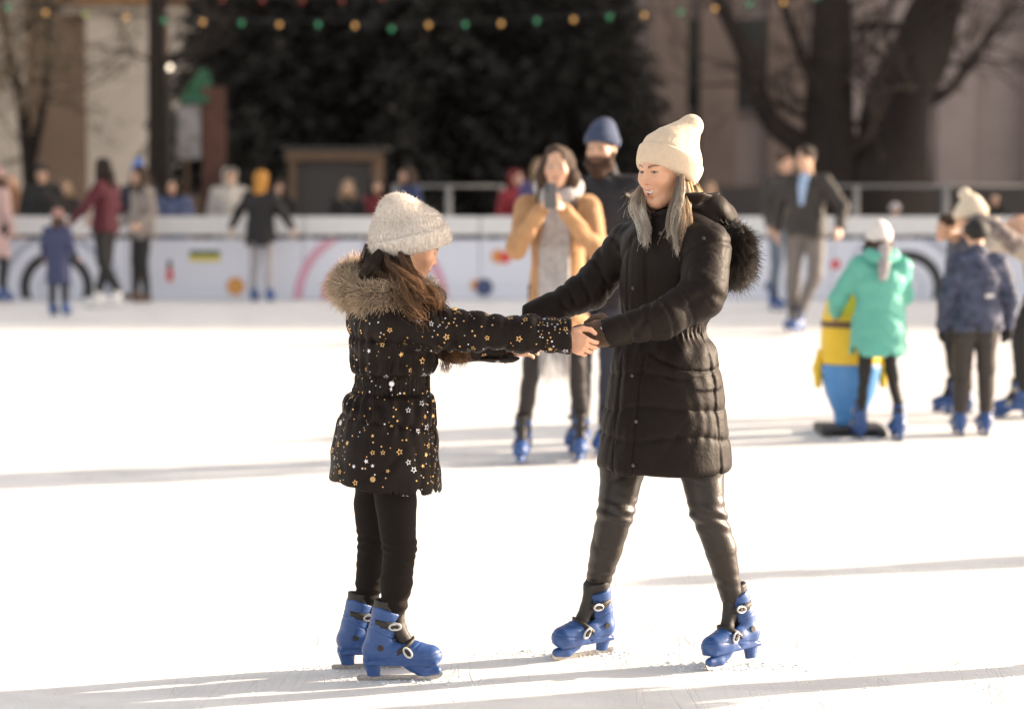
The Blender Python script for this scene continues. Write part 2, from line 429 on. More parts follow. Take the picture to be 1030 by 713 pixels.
def hand(F, o, R, s=1., curl=.5, thumb=.5, k=.008, spread=1.):
    """o wrist; R columns: thumb side, along the fingers, back of the hand"""
    o = np.asarray(o, float); T = lambda x, y, z: o+R@(np.array([x, y, z])*s)
    F.cone(T(0, -.05, 0), T(0, .012, 0), .027*s, .025*s, .01*s, flat=(R[:, 2], .78))
    F.ell(T(0, .052, -.001), np.array([.040, .050, .0145])*s, .018*s, R)
    F.cone(T(-.028, .03, -.004), T(-.030, .078, 0), .012*s, .0095*s, .012*s)
    F.cone(T(.026, .02, -.006), T(.030, .080, 0), .014*s, .010*s, .012*s)
    for i, (x, L, r, y0) in enumerate(((-.031, .060, .0076, .078), (-.0105, .074, .0086, .086), (.0105, .080, .0088, .088), (.0315, .073, .0086, .084))):
        p = np.array([x, y0, .002]); a = 0.; seg = (.47, .30, .23); rr = [r*1.08, r, r*.93, r*.82]; F.ell(T(x, y0-.004, .005), np.array([.0085]*3)*s, .006*s, R)
        for j in range(3):
            a += curl*(.95, 1.15, .8)[j]*(1+.10*(1-i)*(.5)); q = p+np.array([x*.12*spread*(1-curl), math.cos(a), -math.sin(a)])*L*seg[j]
            F.cone(T(*p), T(*q), rr[j]*s, rr[j+1]*s, .003*s); p = q
    a = np.array([.030, .022, -.008]); b = a+np.array([.026, .024, -.006-.012*thumb]); c = b+np.array([.012-.016*thumb, .030, -.006-.010*thumb]); d = c+np.array([-.004-.014*thumb, .022, -.006-.004*thumb])
    F.cone(T(*a), T(*b), .0150*s, .0115*s, .008*s); F.cone(T(*b), T(*c), .0112*s, .0098*s, .003*s); F.cone(T(*c), T(*d), .0098*s, .0082*s, .003*s)
def body(name, J, root, head_kw, skin, handL, handR, h=.008, hh=None, m=None, off=(0, 0, 0), colkw={}):
    """J: dict of joints; one continuous figure"""
    pts = np.array([J[k] for k in J if k not in ('R', 's')]); lo, hi = pts.min(0)-.17, pts.max(0)+.17; lo[2] = min(p[2] for p in (J['anL'], J['anR']))-.06
    hi[2] = J['head'][2]+.16*J['s']+.02
    F = Field(lo, hi, h); s = J['s']; hd = np.array(J['head']); R = J['R']; nk = np.array(J['neck']); pv = np.array(J['pelvis']); ch = (nk+pv)/2+np.array([0, 0, .1*s])
    F.cone(nk+[0, 0, -.10*s], ch, .085*s, .105*s, .05*s); F.cone(ch, pv, .105*s, .115*s, .05*s)
    for q in 'LR':
        sh, el, wr = [np.array(J[k+q]) for k in ('sh', 'el', 'wr')]; hp, kn, an = [np.array(J[k+q]) for k in ('hp', 'kn', 'an')]
        F.cone(nk+[0, 0, -.07*s], sh, .055*s, .052*s, .04*s); F.tube([sh, el, wr], [.044*s, .034*s, .025*s], .015)
        F.cone(pv, hp, .085*s, .070*s, .05*s); F.tube([hp, kn, an], [.066*s, .040*s, .029*s], .015)
    head(F, hd, R, s, neck_to=nk, **head_kw)
    for spec in (handL, handR):
        if spec is not None: hand(F, *spec[:2], **spec[2])
    return F.obj(name, m or MSKIN(), root, off, relax=1, colfn=head_cols(hd, R, s, skin, smile=head_kw.get('smile', 0), **colkw))
def MSKIN(): return mat('skin', (.6, .4, .3), .48, attr=True, sss=.18, bump=[(220, .12, .001)])
# ---------------------------------------------------------------- ice skate (built once, meshes shared)
# local frame: x toe, y left, z up, origin on the ice under the ankle
M_BLUE = mat('blue_plastic', (.011, .050, .20), .44, vary=1, vscale=34, col2=(.028, .085, .25), bump=[(60, .35, .002), (300, .3, .0008)], coat=.08)
M_BLACKP = mat('black_liner', (.022, .018, .016), .6, bump=[(40, .6, .004)], sheen=.1, vary=.3)
M_STEEL = mat('steel', (.50, .48, .46), .35, 1., bump=[(90, .5, .001)], vary=.4, vscale=60)
M_WHITEP = mat('white_plastic', (.70, .69, .67), .35, vary=.15)
M_SNOW = mat('ice_crumbs', (.86, .88, .92), .55, bump=[(200, .6, .002)], sss=.1)
SK = {}
def skate_meshes():
    if SK: return SK
    F = Field((-.11, -.07, -.005), (.23, .07, .30), .0028)
    F.tube([(-.028, 0, .108), (.03, 0, .106), (.10, 0, .098), (.152, 0, .092)], [.046, .044, .0425, .036], .02)
    F.ell((.145, 0, .088), (.050, .043, .032), .02)
    F.tube([(-.026, 0, .12), (-.010, 0, .18), (.008, 0, .250)], [.047, .0445, .050], .02)
    F.box((.055, 0, .068), (.125, .036, .010), .008, .008)
    F.cut((0, 0, .0585), (0, 0, -1)); F.cut((0.02, 0, .258), (.42, 0, 1))
    F.tube([(-.002, 0, .17), (.006, 0, .30)], [.036, .043], .0, op='s')
    F.box((.062, 0, .235), (.034, .021, .100), .01, .006, R=np.array([[math.cos(.35), 0, math.sin(.35)], [0, 1, 0], [-math.sin(.35), 0, math.cos(.35)]]), op='s')
    # blade holder posts
    F.tube([(-.042, 0, .074), (-.036, 0, .024)], [.034, .024], .0, flat=((0, 1, 0), .75))
    F.tube([(.085, 0, .070), (.120, 0, .040)], [.030, .018], .0, flat=((0, 1, 0), .8))
    F.tube([(.10, 0, .058), (.135, 0, .034), (.178, 0, .036)], [.028, .022, .016], .012)
    F.cut((0, 0, .017), (0, 0, -1))
    def seams(P):
        x, y, z = P.T; d = np.zeros(len(P))
        for nx, nz, c, lo, hi in ((.55, 1, .172, .11, .26), (-.10, 1, .218, .19, .26), (-.12, 1, .084, .06, .12), (-.9, 1, .03, .07, .15)):
            w = abs(x*nx+z*nz-c)/math.hypot(nx, nz); d += .0016*np.exp(-(w/.0026)**2)*1.5*(z > lo)*(z < hi)
        d -= .0012*sm((x*.55+z-.172), 0, .002)*(z > .1)
        d += .0005*noise3(P, 50, 2)
        return d
    F.disp(seams, .012); P, Q = F.surf(1); SK['boot'] = mesh_np('boot', P, Q); SK['boot'].materials.append(M_BLUE)
    L = Field((-.08, -.06, .09), (.14, .06, .34), .003)
    L.tube([(-.008, 0, .15), (.012, 0, .31)], [.038, .045], .01)
    L.tube([(.098, 0, .128), (.070, 0, .145), (.045, 0, .19), (.042, 0, .265), (.050, 0, .296)], [.016, .024, .027, .026, .024], .01, flat=((.3, 0, .1), 1))
    L.cut((0, 0, .294), (.20, 0, 1)); L.tube([(.008, 0, .25), (.014, 0, .36)], [.030, .040], .004, op='s')
    L.disp(lambda P: .0022*noise3(P, 26, 4), .01)
    P, Q = L.surf(1); SK['liner'] = mesh_np('liner', P, Q); SK['liner'].materials.append(M_BLACKP)
    def ring(cx, cz, rx, ry, tilt, wd, th, name, full=True):
        V, Fc = [], []; n = 40
        for i in range(n+1):
            t = -2.3+4.6*i/n
            for (dr, dz) in ((0, -wd), (th, -wd), (th, wd), (0, wd)):
                x, y = cx+(rx+dr)*math.cos(t), (ry+dr)*math.sin(t); V.append((x, y, cz+dz-tilt*(x-cx)))
            if i:
                b = 4*i
                for j in range(4): k = (j+1) % 4; Fc.append((b-4+j, b-4+k, b+k, b+j))
        Fc += [(3, 2, 1, 0), (4*n, 4*n+1, 4*n+2, 4*n+3)]
        SK[name] = mesh_np(name, V, np.array(Fc)); SK[name].materials.append(M_BLACKP)
    ring(.006, .212, .051, .047, .2, .013, .0045, 'strap_hi'); ring(.055, .116, .043, .0445, -.75, .010, .0045, 'strap_lo')
    def loop(cx, cz, side, ang, name):
        bm = bmesh.new(); u = Vector((math.cos(ang), 0, math.sin(ang))); v = Vector((-math.sin(ang), 0, math.cos(ang))); c = Vector((cx, side, cz)); n = 20; pr = []
        for i in range(n):
            t = 6.2832*i/n; pr.append(c+u*.020*math.cos(t)+v*.0105*math.sin(t)*(1+.15*math.cos(t)))
        for i in range(n): cyl(bm, pr[i], pr[(i+1) % n], .0042, seg=6)
        me = bpy.data.meshes.new(name); bm.to_mesh(me); bm.free(); me.materials.append(M_WHITEP); SK[name] = me
        bm = bmesh.new(); w = .005 if side > 0 else -.005
        for q in (-.009, .006): cyl(bm, c+u*q, c+u*q+Vector((0, w*1.6, 0)), .006, seg=10)
        bx(bm, c+Vector((0, w*.3, 0)), (.022, .006, .008), Matrix.Rotation(-ang, 3, 'Y'))
        me = bpy.data.meshes.new(name+'_latch'); bm.to_mesh(me); bm.free(); me.materials.append(M_BLACKP); SK[name+'_latch'] = me
    loop(.038, .206, .052, .1, 'buckle_hi'); loop(.080, .112, .051, -1.0, 'buckle_lo')
    loop(.038, .206, -.052, .1, 'buckle_hiR'); loop(.080, .112, -.051, -1.0, 'buckle_loR')
    bm = bmesh.new(); cyl(bm, (-.012, -.052, .128), (-.012, .052, .128), .011, seg=16); bmesh.ops.bevel(bm, geom=list(bm.edges), offset=.001, segments=1)
    me = bpy.data.meshes.new('ankle_bolt'); bm.to_mesh(me); bm.free(); me.materials.append(M_BLACKP); SK['bolt'] = me
    # blade profile extruded
    prof = [(-.095, .004), (-.088, 0), (.150, 0), (.178, .004), (.194, .014), (.200, .026), (.194, .030), (.180, .020), (-.088, .019), (-.096, .014)]
    V = [(x, y, z) for y in (-.0022, .0022) for x, z in prof]; n = len(prof); Q = [(i, (i+1) % n, n+(i+1) % n, n+i) for i in range(n)]
    me = bpy.data.meshes.new('blade'); me.from_pydata(V, [], Q+[tuple(range(n))[::-1], tuple(range(n, 2*n))]); me.materials.append(M_STEEL); SK['blade'] = me
    return SK
def skate(person, M, side=1, detail=True, blue=None):
    """side: +1 buckles on the local +y flank. M world matrix relative to person"""
    skate_meshes(); b = bpy.data.objects.new('skate_boot', SK['boot'] if blue is None else blue); COL.objects.link(b); b.parent = person; b.matrix_local = M
    parts = [('blade', 'blade'), ('liner', 'boot_liner')]
    if detail: parts += [('strap_hi', 'strap'), ('strap_lo', 'strap'), ('bolt', 'ankle_bolt')]
    sfx = '' if side > 0 else 'R'
    if detail: parts += [('buckle_hi'+sfx, 'buckle'), ('buckle_lo'+sfx, 'buckle'), ('buckle_hi'+sfx+'_latch', 'latch'), ('buckle_lo'+sfx+'_latch', 'latch')]
    for k, nm in parts:
        o = bpy.data.objects.new(nm, SK[k]); COL.objects.link(o); o.parent = b
    return b
def skM(p, d, s=1., roll=0., pitch=0.):
    """matrix of a skate standing at p with its toe along direction d (x,y)"""
    a = math.atan2(d[1], d[0])
    return Matrix.Translation(Vector(p))@Matrix.Rotation(a, 4, 'Z')@Matrix.Rotation(pitch, 4, 'Y')@Matrix.Rotation(roll, 4, 'X')@Matrix.Diagonal((s, s, s, 1))
# ================================================================ the woman
M_WCOAT = mat('brown_black_shell', (.0090, .0046, .0031), .60, bump=[(9, .4, .010, 1.2), (34, .4, .0035, 1.6), (900, .1, .0003)], sheen=.04, spec=.20, vary=.2)
M_GCOAT = mat('black_star_shell', (.0078, .0042, .0031), .62, bump=[(12, .5, .010, 1.2), (40, .4, .003, 1.5), (900, .1, .0003)], sheen=.03, spec=.18)
M_GOLD = mat('gold_foil', (.72, .46, .20), .42, .75); M_SILV = mat('silver_foil', (.66, .66, .72), .40, .75)
M_LEG = mat('leather_leggings', (.0165, .0095, .0058), .44, bump=[(30, .4, .004, 1), (300, .15, .0005)], vary=.25, spec=.5)
M_LEGG = mat('black_cotton_leggings', (.0075, .0046, .0034), .85, bump=[(60, .4, .003, 1)], spec=.25, vary=.2)
M_SNAP = mat('pewter_snap', (.13, .12, .115), .35, .8)
M_GLOVE = mat('brown_suede', (.115, .070, .048), .85, sheen=.4, bump=[(120, .35, .002)], vary=.3, vscale=40)
HAIRM = hairmat('hair_strands', .42, .30); FURM = hairmat('fur_strands', .5, .35)
SKIN_W = (.66, .375, .245); SKIN_G = (.66, .37, .24)
def crease(P, s, seed, w=.16, an=(1, 1, 1)): return np.exp(-(noise3(P*np.array(an), s, seed)/w)**2)
def build_woman():
    hY = 7.92; hc = W(671, 168.5, hY); hf = nrm((-math.sin(math.radians(53)), -math.cos(math.radians(53)), -.18)); R = frame(hf); s = 1.03
    root = G(668, 662); root = np.array([W(668, 662, 7.9)[0], 7.9, 0]); yaw = math.radians(-135); fw = np.array([math.cos(yaw), math.sin(yaw), 0]); rt = np.array([fw[1], -fw[0], 0])
    T = thing('person', 'smiling woman in black puffer coat and cream beanie holding hands with the girl', 'person', root)
    J = dict(R=R, s=1., head=hc, neck=W(677, 220, 7.97), pelvis=W(668, 400, 7.92),
             shL=W(712, 246, 7.74), elL=W(700, 303, 7.60), wrL=W(622, 333, 7.52), shR=W(632, 246, 8.10), elR=W(590, 295, 8.08), wrR=W(529, 329, 7.98),
             hpL=W(700, 432, 7.86), knL=W(712, 516, 7.81), anL=W(736, 596, 7.84), hpR=W(638, 432, 7.98), knR=W(618, 518, 7.905), anR=W(599, 596, 7.98))
    gl = np.stack([nrm((-.1, .25, 1)), nrm((-1, .02, -.16)), [0, 0, 0]], 1); gl[:, 2] = nrm(np.cross(gl[:, 0], gl[:, 1])); 
    if gl[1, 2] > 0: gl[:, 2] *= -1
    wl = np.array(J['wrL']); wr = np.array(J['wrR'])
    gr = np.stack([nrm((-.2, .3, 1)), nrm((-.62, -.25, -.74)), [0, 0, 0]], 1); gr[:, 2] = nrm(np.cross(gr[:, 1], gr[:, 0]))
    LODBODY('body', J, T, dict(smile=1.), SKIN_W, (wl, gl, dict(curl=.30, s=.9)), (wr, gr, dict(curl=.35, s=.9)), root, s, dict(lip=(.60, .25, .18), brow=(.09, .055, .035), eye=(.05, .04, .03), blush=.15))
    # gloves
    for nm, o, g, cu in (('glove', wl, gl, .30), ('glove', wr, gr, .35)):
        F = Field(o-.24, o+.24, .003); hand(F, o, g, .97, cu); F.V -= .0022
        ax = g[:, 1]; F.tube([o-ax*.075, o-ax*.02, o+ax*.02], [.031, .031, .029], .02)
        F.disp(lambda P: .0016*noise3(P, 55, 8)+.0016*crease(P, 30, 4), .01); F.cut(o-ax*.035, -ax)
        ob = F.obj(nm, M_GLOVE, T, root)
    gv = T.children[-2]; bm = bmesh.new()
    for i, (px, py) in enumerate(((605.2, 329.8), (608.9, 330.6), (611.8, 331.6))):
        p = W(px, py, wl[1]-.031); bmesh.ops.create_icosphere(bm, subdivisions=2, radius=.0042, matrix=Matrix.Translation(Vector(p-root)))
    bobj('glove_studs', bm, mat('rhinestone', (.8, .8, .85), .12, .6), gv, True)
    # coat
    C = W(668, 400, 7.92)[:2]; zz = lambda y: W(668, y, 7.9)[2]
    rows = [(474, 668, .244, .205), (455, 668, .240, .200), (425, 668, .226, .190), (400, 669, .214, .180), (372, 669, .200, .168), (350, 669, .184, .156), (333, 668, .147, .126), (315, 671, .166, .140),
            (290, 673, .178, .150), (262, 674, .182, .150), (240, 674, .176, .135), (226, 674, .13, .115), (214, 676, .098, .10)]
    hi = [1.56]
    lo = np.array([W(525, 470, 7.9)[0], 7.3, zz(482)]); top = np.array([W(765, 200, 7.9)[0], 8.45, 1.60])
    F = Field(lo, top, .0052)
    zs = [zz(r[0]) for r in rows]; cx = [W(r[1], r[0], 7.92)[0] for r in rows]; cy = [7.92 for r in rows]
    F.loft(zs, cx, cy, [r[2]-.012 for r in rows], [r[3]-.008 for r in rows], yaw, 2.25, cap=.03)
    nk = W(677, 226, 7.97)
    F.cone(nk, W(710, 247, 7.77), .075, .078, .06); F.cone(nk, W(638, 247, 8.08), .075, .074, .06)
    F.tube([W(712, 251, 7.74), W(706, 298, 7.62), W(668, 320, 7.56), W(614, 336, 7.52)], [.081, .074, .064, .050], .025)
    F.tube([W(634, 246, 8.09), W(592, 292, 8.08), W(530, 324, 8.0)], [.080, .064, .050], .03)
    zb = zz(333); puff = [zz(y) for y in (437, 408, 374)]
    lw = W(618, 335, 7.52); elb = W(706, 300, 7.60); lsh = W(713, 246, 7.74)
    # hem opening
    F.loft([zz(482), zz(474), zz(466)], cx[0], 7.92, [.218, .214, .19], [.180, .176, .15], yaw, 2.25, cap=.01, op='s')
    def fold(P):
        x, y, z = P.T; u = (P-[cx[0], 7.92, 0])@rt; v = (P-[cx[0], 7.92, 0])@fw; rad = np.hypot(u, v); ang = np.arctan2(v, u)
        arm = np.zeros(len(P))
        for a, b in ((lw, elb), (elb, lsh), (W(541, 318, 8.02), W(592, 292, 8.08)), (W(592, 292, 8.08), W(634, 246, 8.09))):
            ba = b-a; t = np.clip((P-a)@ba/(ba@ba), -.1, 1.1); arm = np.maximum(arm, sm(-np.linalg.norm(P-a-t[:, None]*ba, axis=1), -.115, -.085))
        tor = 1-arm; d = np.zeros(len(P)); zw = z+.008*noise3(P, 9, 31)
        for q in puff:
            dd = abs(zw-q-.012*np.sin(ang*3+q*9)); d += tor*(.0068*np.exp(-dd/.008)+.0018*np.exp(-dd/.03)*np.sin(ang*22+8*noise3(P, 6, 5)))
        bel = np.exp(-((z-zb)/.030)**2); d += tor*bel*(.006+.0035*np.sin(ang*46+1.5*noise3(P, 8, 2))); d -= tor*.004*np.exp(-((z-zb)/.018)**4)
        d += tor*.0038*np.exp(-((z-zb-.055)/.035)**2)*np.sin(ang*17+5*noise3(P, 5, 12))
        d += tor*.0040*np.exp(-((z-zb+.055)/.035)**2)*np.sin(ang*14+5*noise3(P, 5, 14))
        # placket
        fr = (v > 0)*(z < 1.40); w = abs(u-.012); d -= fr*tor*.006*sm(-w, -.040, -.034); d += fr*tor*.006*(np.exp(-((w-.040)/.005)**2)+.5*np.exp(-((w-.026)/.003)**2))
        # slanted pocket flap on her left hip
        uu = -u; pz = zz(352)-(uu-.045)*.45; d += (v > -.08)*(uu > .05)*(uu < .235)*tor*(.007*np.exp(-((z-pz)/.004)**2)-.005*sm(z, pz-.055, pz-.05)*sm(-z, -pz, -pz+.004))
        # side seam
        d += tor*.006*np.exp(-((np.abs(v+.02))/.006)**2)*(z < zb)
        ch = sm(z, zb+.05, zb+.2)
        d += .004*crease(P, 7, 21, .10)*tor*(.4+ch)+.003*noise3(P, 13, 7)
        # sleeves: folds across the arm, tightest inside the elbow
        d += arm*(.0065*crease(P, 9, 3, .14, (1.1, .5, 1.1))+.003*noise3(P, 14, 9)+.0025*crease(P, 20, 13, .16))
        d += .006*np.exp(-(np.linalg.norm(P-W(688, 285, 7.55), axis=1)/.07)**2)*np.sin(60*(x*.6+z)+2*noise3(P, 6, 77))
        for t0 in (.16, .33, .55, .8):   # baffles round the sleeves
            for a, b in ((lw, elb),):
                q = (P-a)@(b-a)/((b-a)@(b-a)); d += arm*.006*np.exp(-((q-t0)*.3/.006)**2)*(t0 > .1)
        return d*.95
    F.disp(fold, .035)
    # cuffs opened
    F.cone(lw+nrm((-1, -.05, -.2))*.04, W(630, 331, 7.53), .043, .034, .004, 's')
    coat = F.obj('coat', M_WCOAT, T, root, relax=1)
    # collar: a flaring ring open at the front
    nc = W(671, 222, 7.96); F = Field(nc-[.22, .22, .12], nc+[.22, .22, .20], .004)
    zc = nc[2]; cf = fw*.01
    F.loft([zc-.06, zc, zc+.045, zc+.092], [nc[0], nc[0]+.005, nc[0]+.008, nc[0]+.010], [nc[1]]*4, [.125, .122, .138, .168], [.12, .116, .130, .150], yaw, 2.1, cap=.012)
    F.loft([zc-.08, zc, zc+.05, zc+.14], [nc[0], nc[0]+.005, nc[0]+.008, nc[0]+.010], [nc[1]]*4, [.108, .104, .122, .164], [.10, .098, .114, .146], yaw, 2.1, cap=.004, op='s')
    gap = np.stack([rt, fw, [0, 0, 1.]], 1)
    F.box(np.array([nc[0], nc[1], zc+.10])+fw*.12, (.055, .10, .07), .03, .02, gap, 's')
    F.box(np.array([nc[0], nc[1], zc+.125])+fw*.12, (.125, .10, .07), .03, .02, gap, 's')
    F.disp(lambda P: .003*noise3(P, 18, 41)+.0045*crease(P, 16, 42, .15), .02)
    F.obj('collar', M_WCOAT, coat, root)
    # hood bag lying behind the neck
    F = Field(W(690, 262, 8.3)-[.1, .6, .05], W(765, 180, 8.3)+[.1, .25, .05], .005); bk = -fw
    F.tube([W(693, 205, 7.86), W(716, 215, 7.90), W(733, 238, 7.96)], [.030, .045, .050], .04); F.tube([W(716, 212, 7.93), W(722, 222, 8.10), W(700, 220, 8.17)], [.050, .06, .05], .05)
    F.ell(W(716, 226, 8.02), (.075, .11, .085), .05)
    F.disp(lambda P: .006*crease(P, 8, 51, .14)+.003*noise3(P, 14, 52), .03)
    F.obj('hood', M_WCOAT, coat, root)
    # black fur edge of the hood
    cu = [W(734, 232, 7.88), W(739, 240, 7.86), W(743, 254, 7.88), W(741, 268, 7.96), W(738, 270, 8.08), W(740, 248, 8.16), W(724, 232, 8.22)]
    F = Field(np.min(cu, 0)-.08, np.max(cu, 0)+.08, .006); sp = spline(cu, 20); F.tube(sp, [.032]*20, .02); P, Q = F.surf()
    q3 = np.concatenate([Q]); C1, K1 = fur(cu, [.018, .034, .040, .038, .038, .038, .03], 15000, .042, (.006, .004, .003), (.040, .027, .018), np.random.default_rng(5), spread=1.0, lean=(.12, -.05, .0))
    strand_mesh('fur_trim', C1, np.array([.0010, .0009, .0008, .0006, .0005, .0002]), K1, FURM, coat, root, extra=(P, Q, np.full((len(P), 3), .006)))
    # snaps
    bm = bmesh.new(); bvh = BVHTree.FromPolygons([tuple(v.co) for v in coat.data.vertices], [tuple(p.vertices) for p in coat.data.polygons])
    for px, py in ((637, 290), (636, 378), (640, 424), (637, 468), (664.5, 235), (685, 236.5), (708, 240), (646, 244)):
        o = Vector(W(px, py, 6.5)-root); d = (Vector(W(px, py, 7.5)-root)-o).normalized(); hit = bvh.ray_cast(o, d)
        if hit[0] is None: continue
        b2 = bmesh.new(); cyl(b2, hit[0]-hit[1]*.001, hit[0]+hit[1]*.0035, .0068, .0055, 14); cyl(b2, hit[0], hit[0]+hit[1]*.0042, .003, .0025, 10)
        bobj('snap_button', b2, M_SNAP, coat, False)
    bm.free()
    # scarf inside the collar
    F = Field(nc-[.15, .15, .06], nc+[.15, .15, .14], .004); F.tube([nc+rt*-.07+fw*.03+[0, 0, .02], nc+fw*.075+[0, 0, .005], nc+rt*.07+fw*.03+[0, 0, .02], nc-fw*.06+[0, 0, .04], nc-rt*.08+[0, 0, .02]], [.026]*5, .02)
    F.tube([nc+fw*.075+[0, 0, .045], nc+fw*.07+rt*.05+[0, 0, .05]], [.012, .012], .01); F.disp(lambda P: .003*noise3(P, 40, 9), .01)
    F.obj('neck_scarf', mat('plum_knit', (.12, .065, .06), .9, sheen=.3, bump=[(90, .5, .002)]), T, root)
    # hat
    hz = np.array([0, 0, 1.]); plane = lambda P: ((P-hc)@hz+.033-.52*((P-hc)@np.array([hf[0], hf[1], 0])))/1.13
    F = Field(W(632, 205, 7.75)-[.02, .0, 0], W(716, 106, 8.12)+[0.02, 0, 0], .0032)
    F.ell(W(674.5, 164, 7.93), (.104, .108, .10), 0); F.cone(W(676, 154, 7.93), W(693.5, 129, 7.95), .098, .040, .03); F.cone(W(680, 145, 7.93), W(696.5, 127, 7.95), .07, .033, .02)
    def hatd(P):
        h = plane(P); q = P-hc; an = np.arctan2(q[:, 1], q[:, 0]); d = -.0062*sm(-h, -.070, -.066)+.002*np.exp(-((h-.0675)/.0025)**2)
        d += .0006*np.sin(an*120)+.0018*noise3(P, 15, 61)+.004*np.exp(-((h-.11)/.03)**2)*sm(q[:, 0], 0, .05)*crease(P, 14, 66, .2)
        return d+.003*np.exp(-((h-.0)/.004)**2)
    F.disp(hatd, .02); X = F; g0, g1, g2 = X.ax[0][:, None, None], X.ax[1][None, :, None], X.ax[2][None, None, :]
    pl = ((g2-hc[2])+.033-.52*((g0-hc[0])*hf[0]+(g1-hc[1])*hf[1]))/1.13; X.V = np.maximum(X.V, (-pl).astype(np.float32))
    F.obj('beanie', mat('cream_knit', (.66, .53, .40), .92, sheen=.35, bump=[(350, .5, .0015), (60, .3, .002)], vary=.10, vscale=60), T, root)
    # hair, ash blonde with dark roots
    sil, dk, wm = (.66, .575, .49), (.30, .225, .17), (.76, .55, .36)
    g = []
    def lk(pts, r, n, c=sil, ct=None, **k): g.append(dict(p=[W(*p) for p in pts], r=r, n=n, c=c, ct=ct or c, **k))
    lk([(686, 178, 7.83), (685, 196, 7.81), (681, 212, 7.80), (676, 226, 7.79), (672, 240, 7.77)], (.010, .016, .016, .012, .004), 300, dk, sil, wav=.007, fly=.01)
    lk([(686, 180, 7.84), (688, 200, 7.82), (684, 218, 7.79), (680, 236, 7.76), (681, 252, 7.74)], (.012, .022, .020, .014, .003), 500, sil, wav=.006)
    lk([(690, 184, 7.86), (692, 200, 7.86), (690, 216, 7.84), (684, 228, 7.80), (682, 240, 7.77)], (.014, .022, .018, .012, .004), 350, wm, (.66, .52, .38), wav=.006)
    lk([(684, 190, 7.84), (690, 210, 7.80), (689, 232, 7.76), (686, 250, 7.74)], (.008, .014, .012, .003), 160, wm, (.66, .52, .38), wav=.008)
    lk([(688, 176, 7.88), (697, 190, 7.93), (698, 206, 7.92), (692, 222, 7.88)], (.012, .022, .022, .01), 300, dk, wm, wav=.008)
    lk([(652, 180, 7.97), (645, 194, 7.93), (642, 208, 7.88), (647, 224, 7.84), (648, 243, 7.79)], (.005, .013, .018, .016, .006), 260, dk, sil, wav=.014, fly=.04)
    lk([(649, 190, 7.96), (645, 205, 7.90), (648, 221, 7.83), (651, 233, 7.80), (649, 248, 7.77)], (.005, .010, .012, .010, .004), 140, sil, sil, wav=.012, fly=.02)
    lk([(651, 190, 7.97), (643, 195, 7.95), (639, 205, 7.93), (643, 218, 7.90)], (.006, .010, .010, .006), 110, sil, sil, wav=.010, fly=.3)
    lk([(678, 165, 8.0), (684, 185, 8.0), (685, 215, 8.02), (682, 230, 8.02)], (.045, .045, .045, .04), 400, dk, dk)
    [q.update(lmin=.30, cv=.27, n=int(q['n']*2.6), wav=q.get('wav', .006)*.75) for q in g]; g = clump(g, 6, np.random.default_rng(12), .007); C2, K2 = locks(g, 18, np.random.default_rng(3)); F = Field(hc-[.14, .14, .2], hc+[.14, .14, .14], .006)
    bk = -hf; up = np.array([0, 0, 1.]); F.ell(hc+bk*.028+up*.025, (.082, .09, .082)); F.cone(hc+bk*.04-up*.02, hc+bk*.055-up*.12, .062, .052, .03)
    F.cone(hc+R[:, 0]*-.060+bk*.012-up*.02, hc-R[:, 0]*.066+bk*.005-up*.13, .022, .016, .02); F.cone(hc+R[:, 0]*.062+bk*.012-up*.02, hc+R[:, 0]*.066+bk*.005-up*.13, .020, .016, .02)
    F.cut(hc+hf*.055, hf); P, Q = F.surf()
    strand_mesh('hair', C2, np.linspace(.00055, .00025, 18), K2, HAIRM, T, root, extra=(P, Q, np.tile([.17, .12, .09], (len(P), 1))))
    # leggings
    F = Field([W(580, 600, 7.9)[0], 7.6, .20], [W(760, 400, 7.9)[0], 8.25, W(0, 425, 7.9)[2]], .0045)
    Lp = [W(703, 425, 7.86), W(706, 470, 7.84), W(711, 512, 7.80), W(725, 552, 7.81), W(736, 600, 7.84)]; Rp = [W(636, 425, 7.98), W(626, 470, 7.95), W(619, 515, 7.90), W(610, 552, 7.93), W(598, 600, 7.98)]
    F.tube(Lp, [.086, .074, .058, .051, .037], .01); F.tube(Rp, [.088, .075, .060, .052, .037], .01)
    kn = W(0, 518, 7.85)[2]; akz = W(0, 588, 7.9)[2]
    def lf(P):
        z = P[:, 2]; d = .0018*noise3(P, 12, 71)
        for zc_, w_, a_ in ((kn, .045, .0034), (akz+.03, .04, .0016), (kn+.22, .08, .0012)):
            d += a_*np.exp(-((z-zc_)/w_)**2)*np.sin(z*170+P[:, 0]*40+5*noise3(P, 6, 72))
        return d+.0018*crease(P, 10, 73, .10, (.6, .6, 1.5))
    F.disp(lf, .02); F.obj('leggings', M_LEG, T, root)
    for (pp, heel, s_, rl, pi_) in (((W(749, 668, 7.84)), (-.75, -.66), .90, .13, .03), ((W(597, 662, 7.99)), (-.80, -.60), .90, -.15, .02)):
        p = np.array([pp[0], pp[1], 0.])-root
        skate(T, skM(p, heel, s_, rl, pi_), 1 if pp[0] > .3 else 1)
    return T
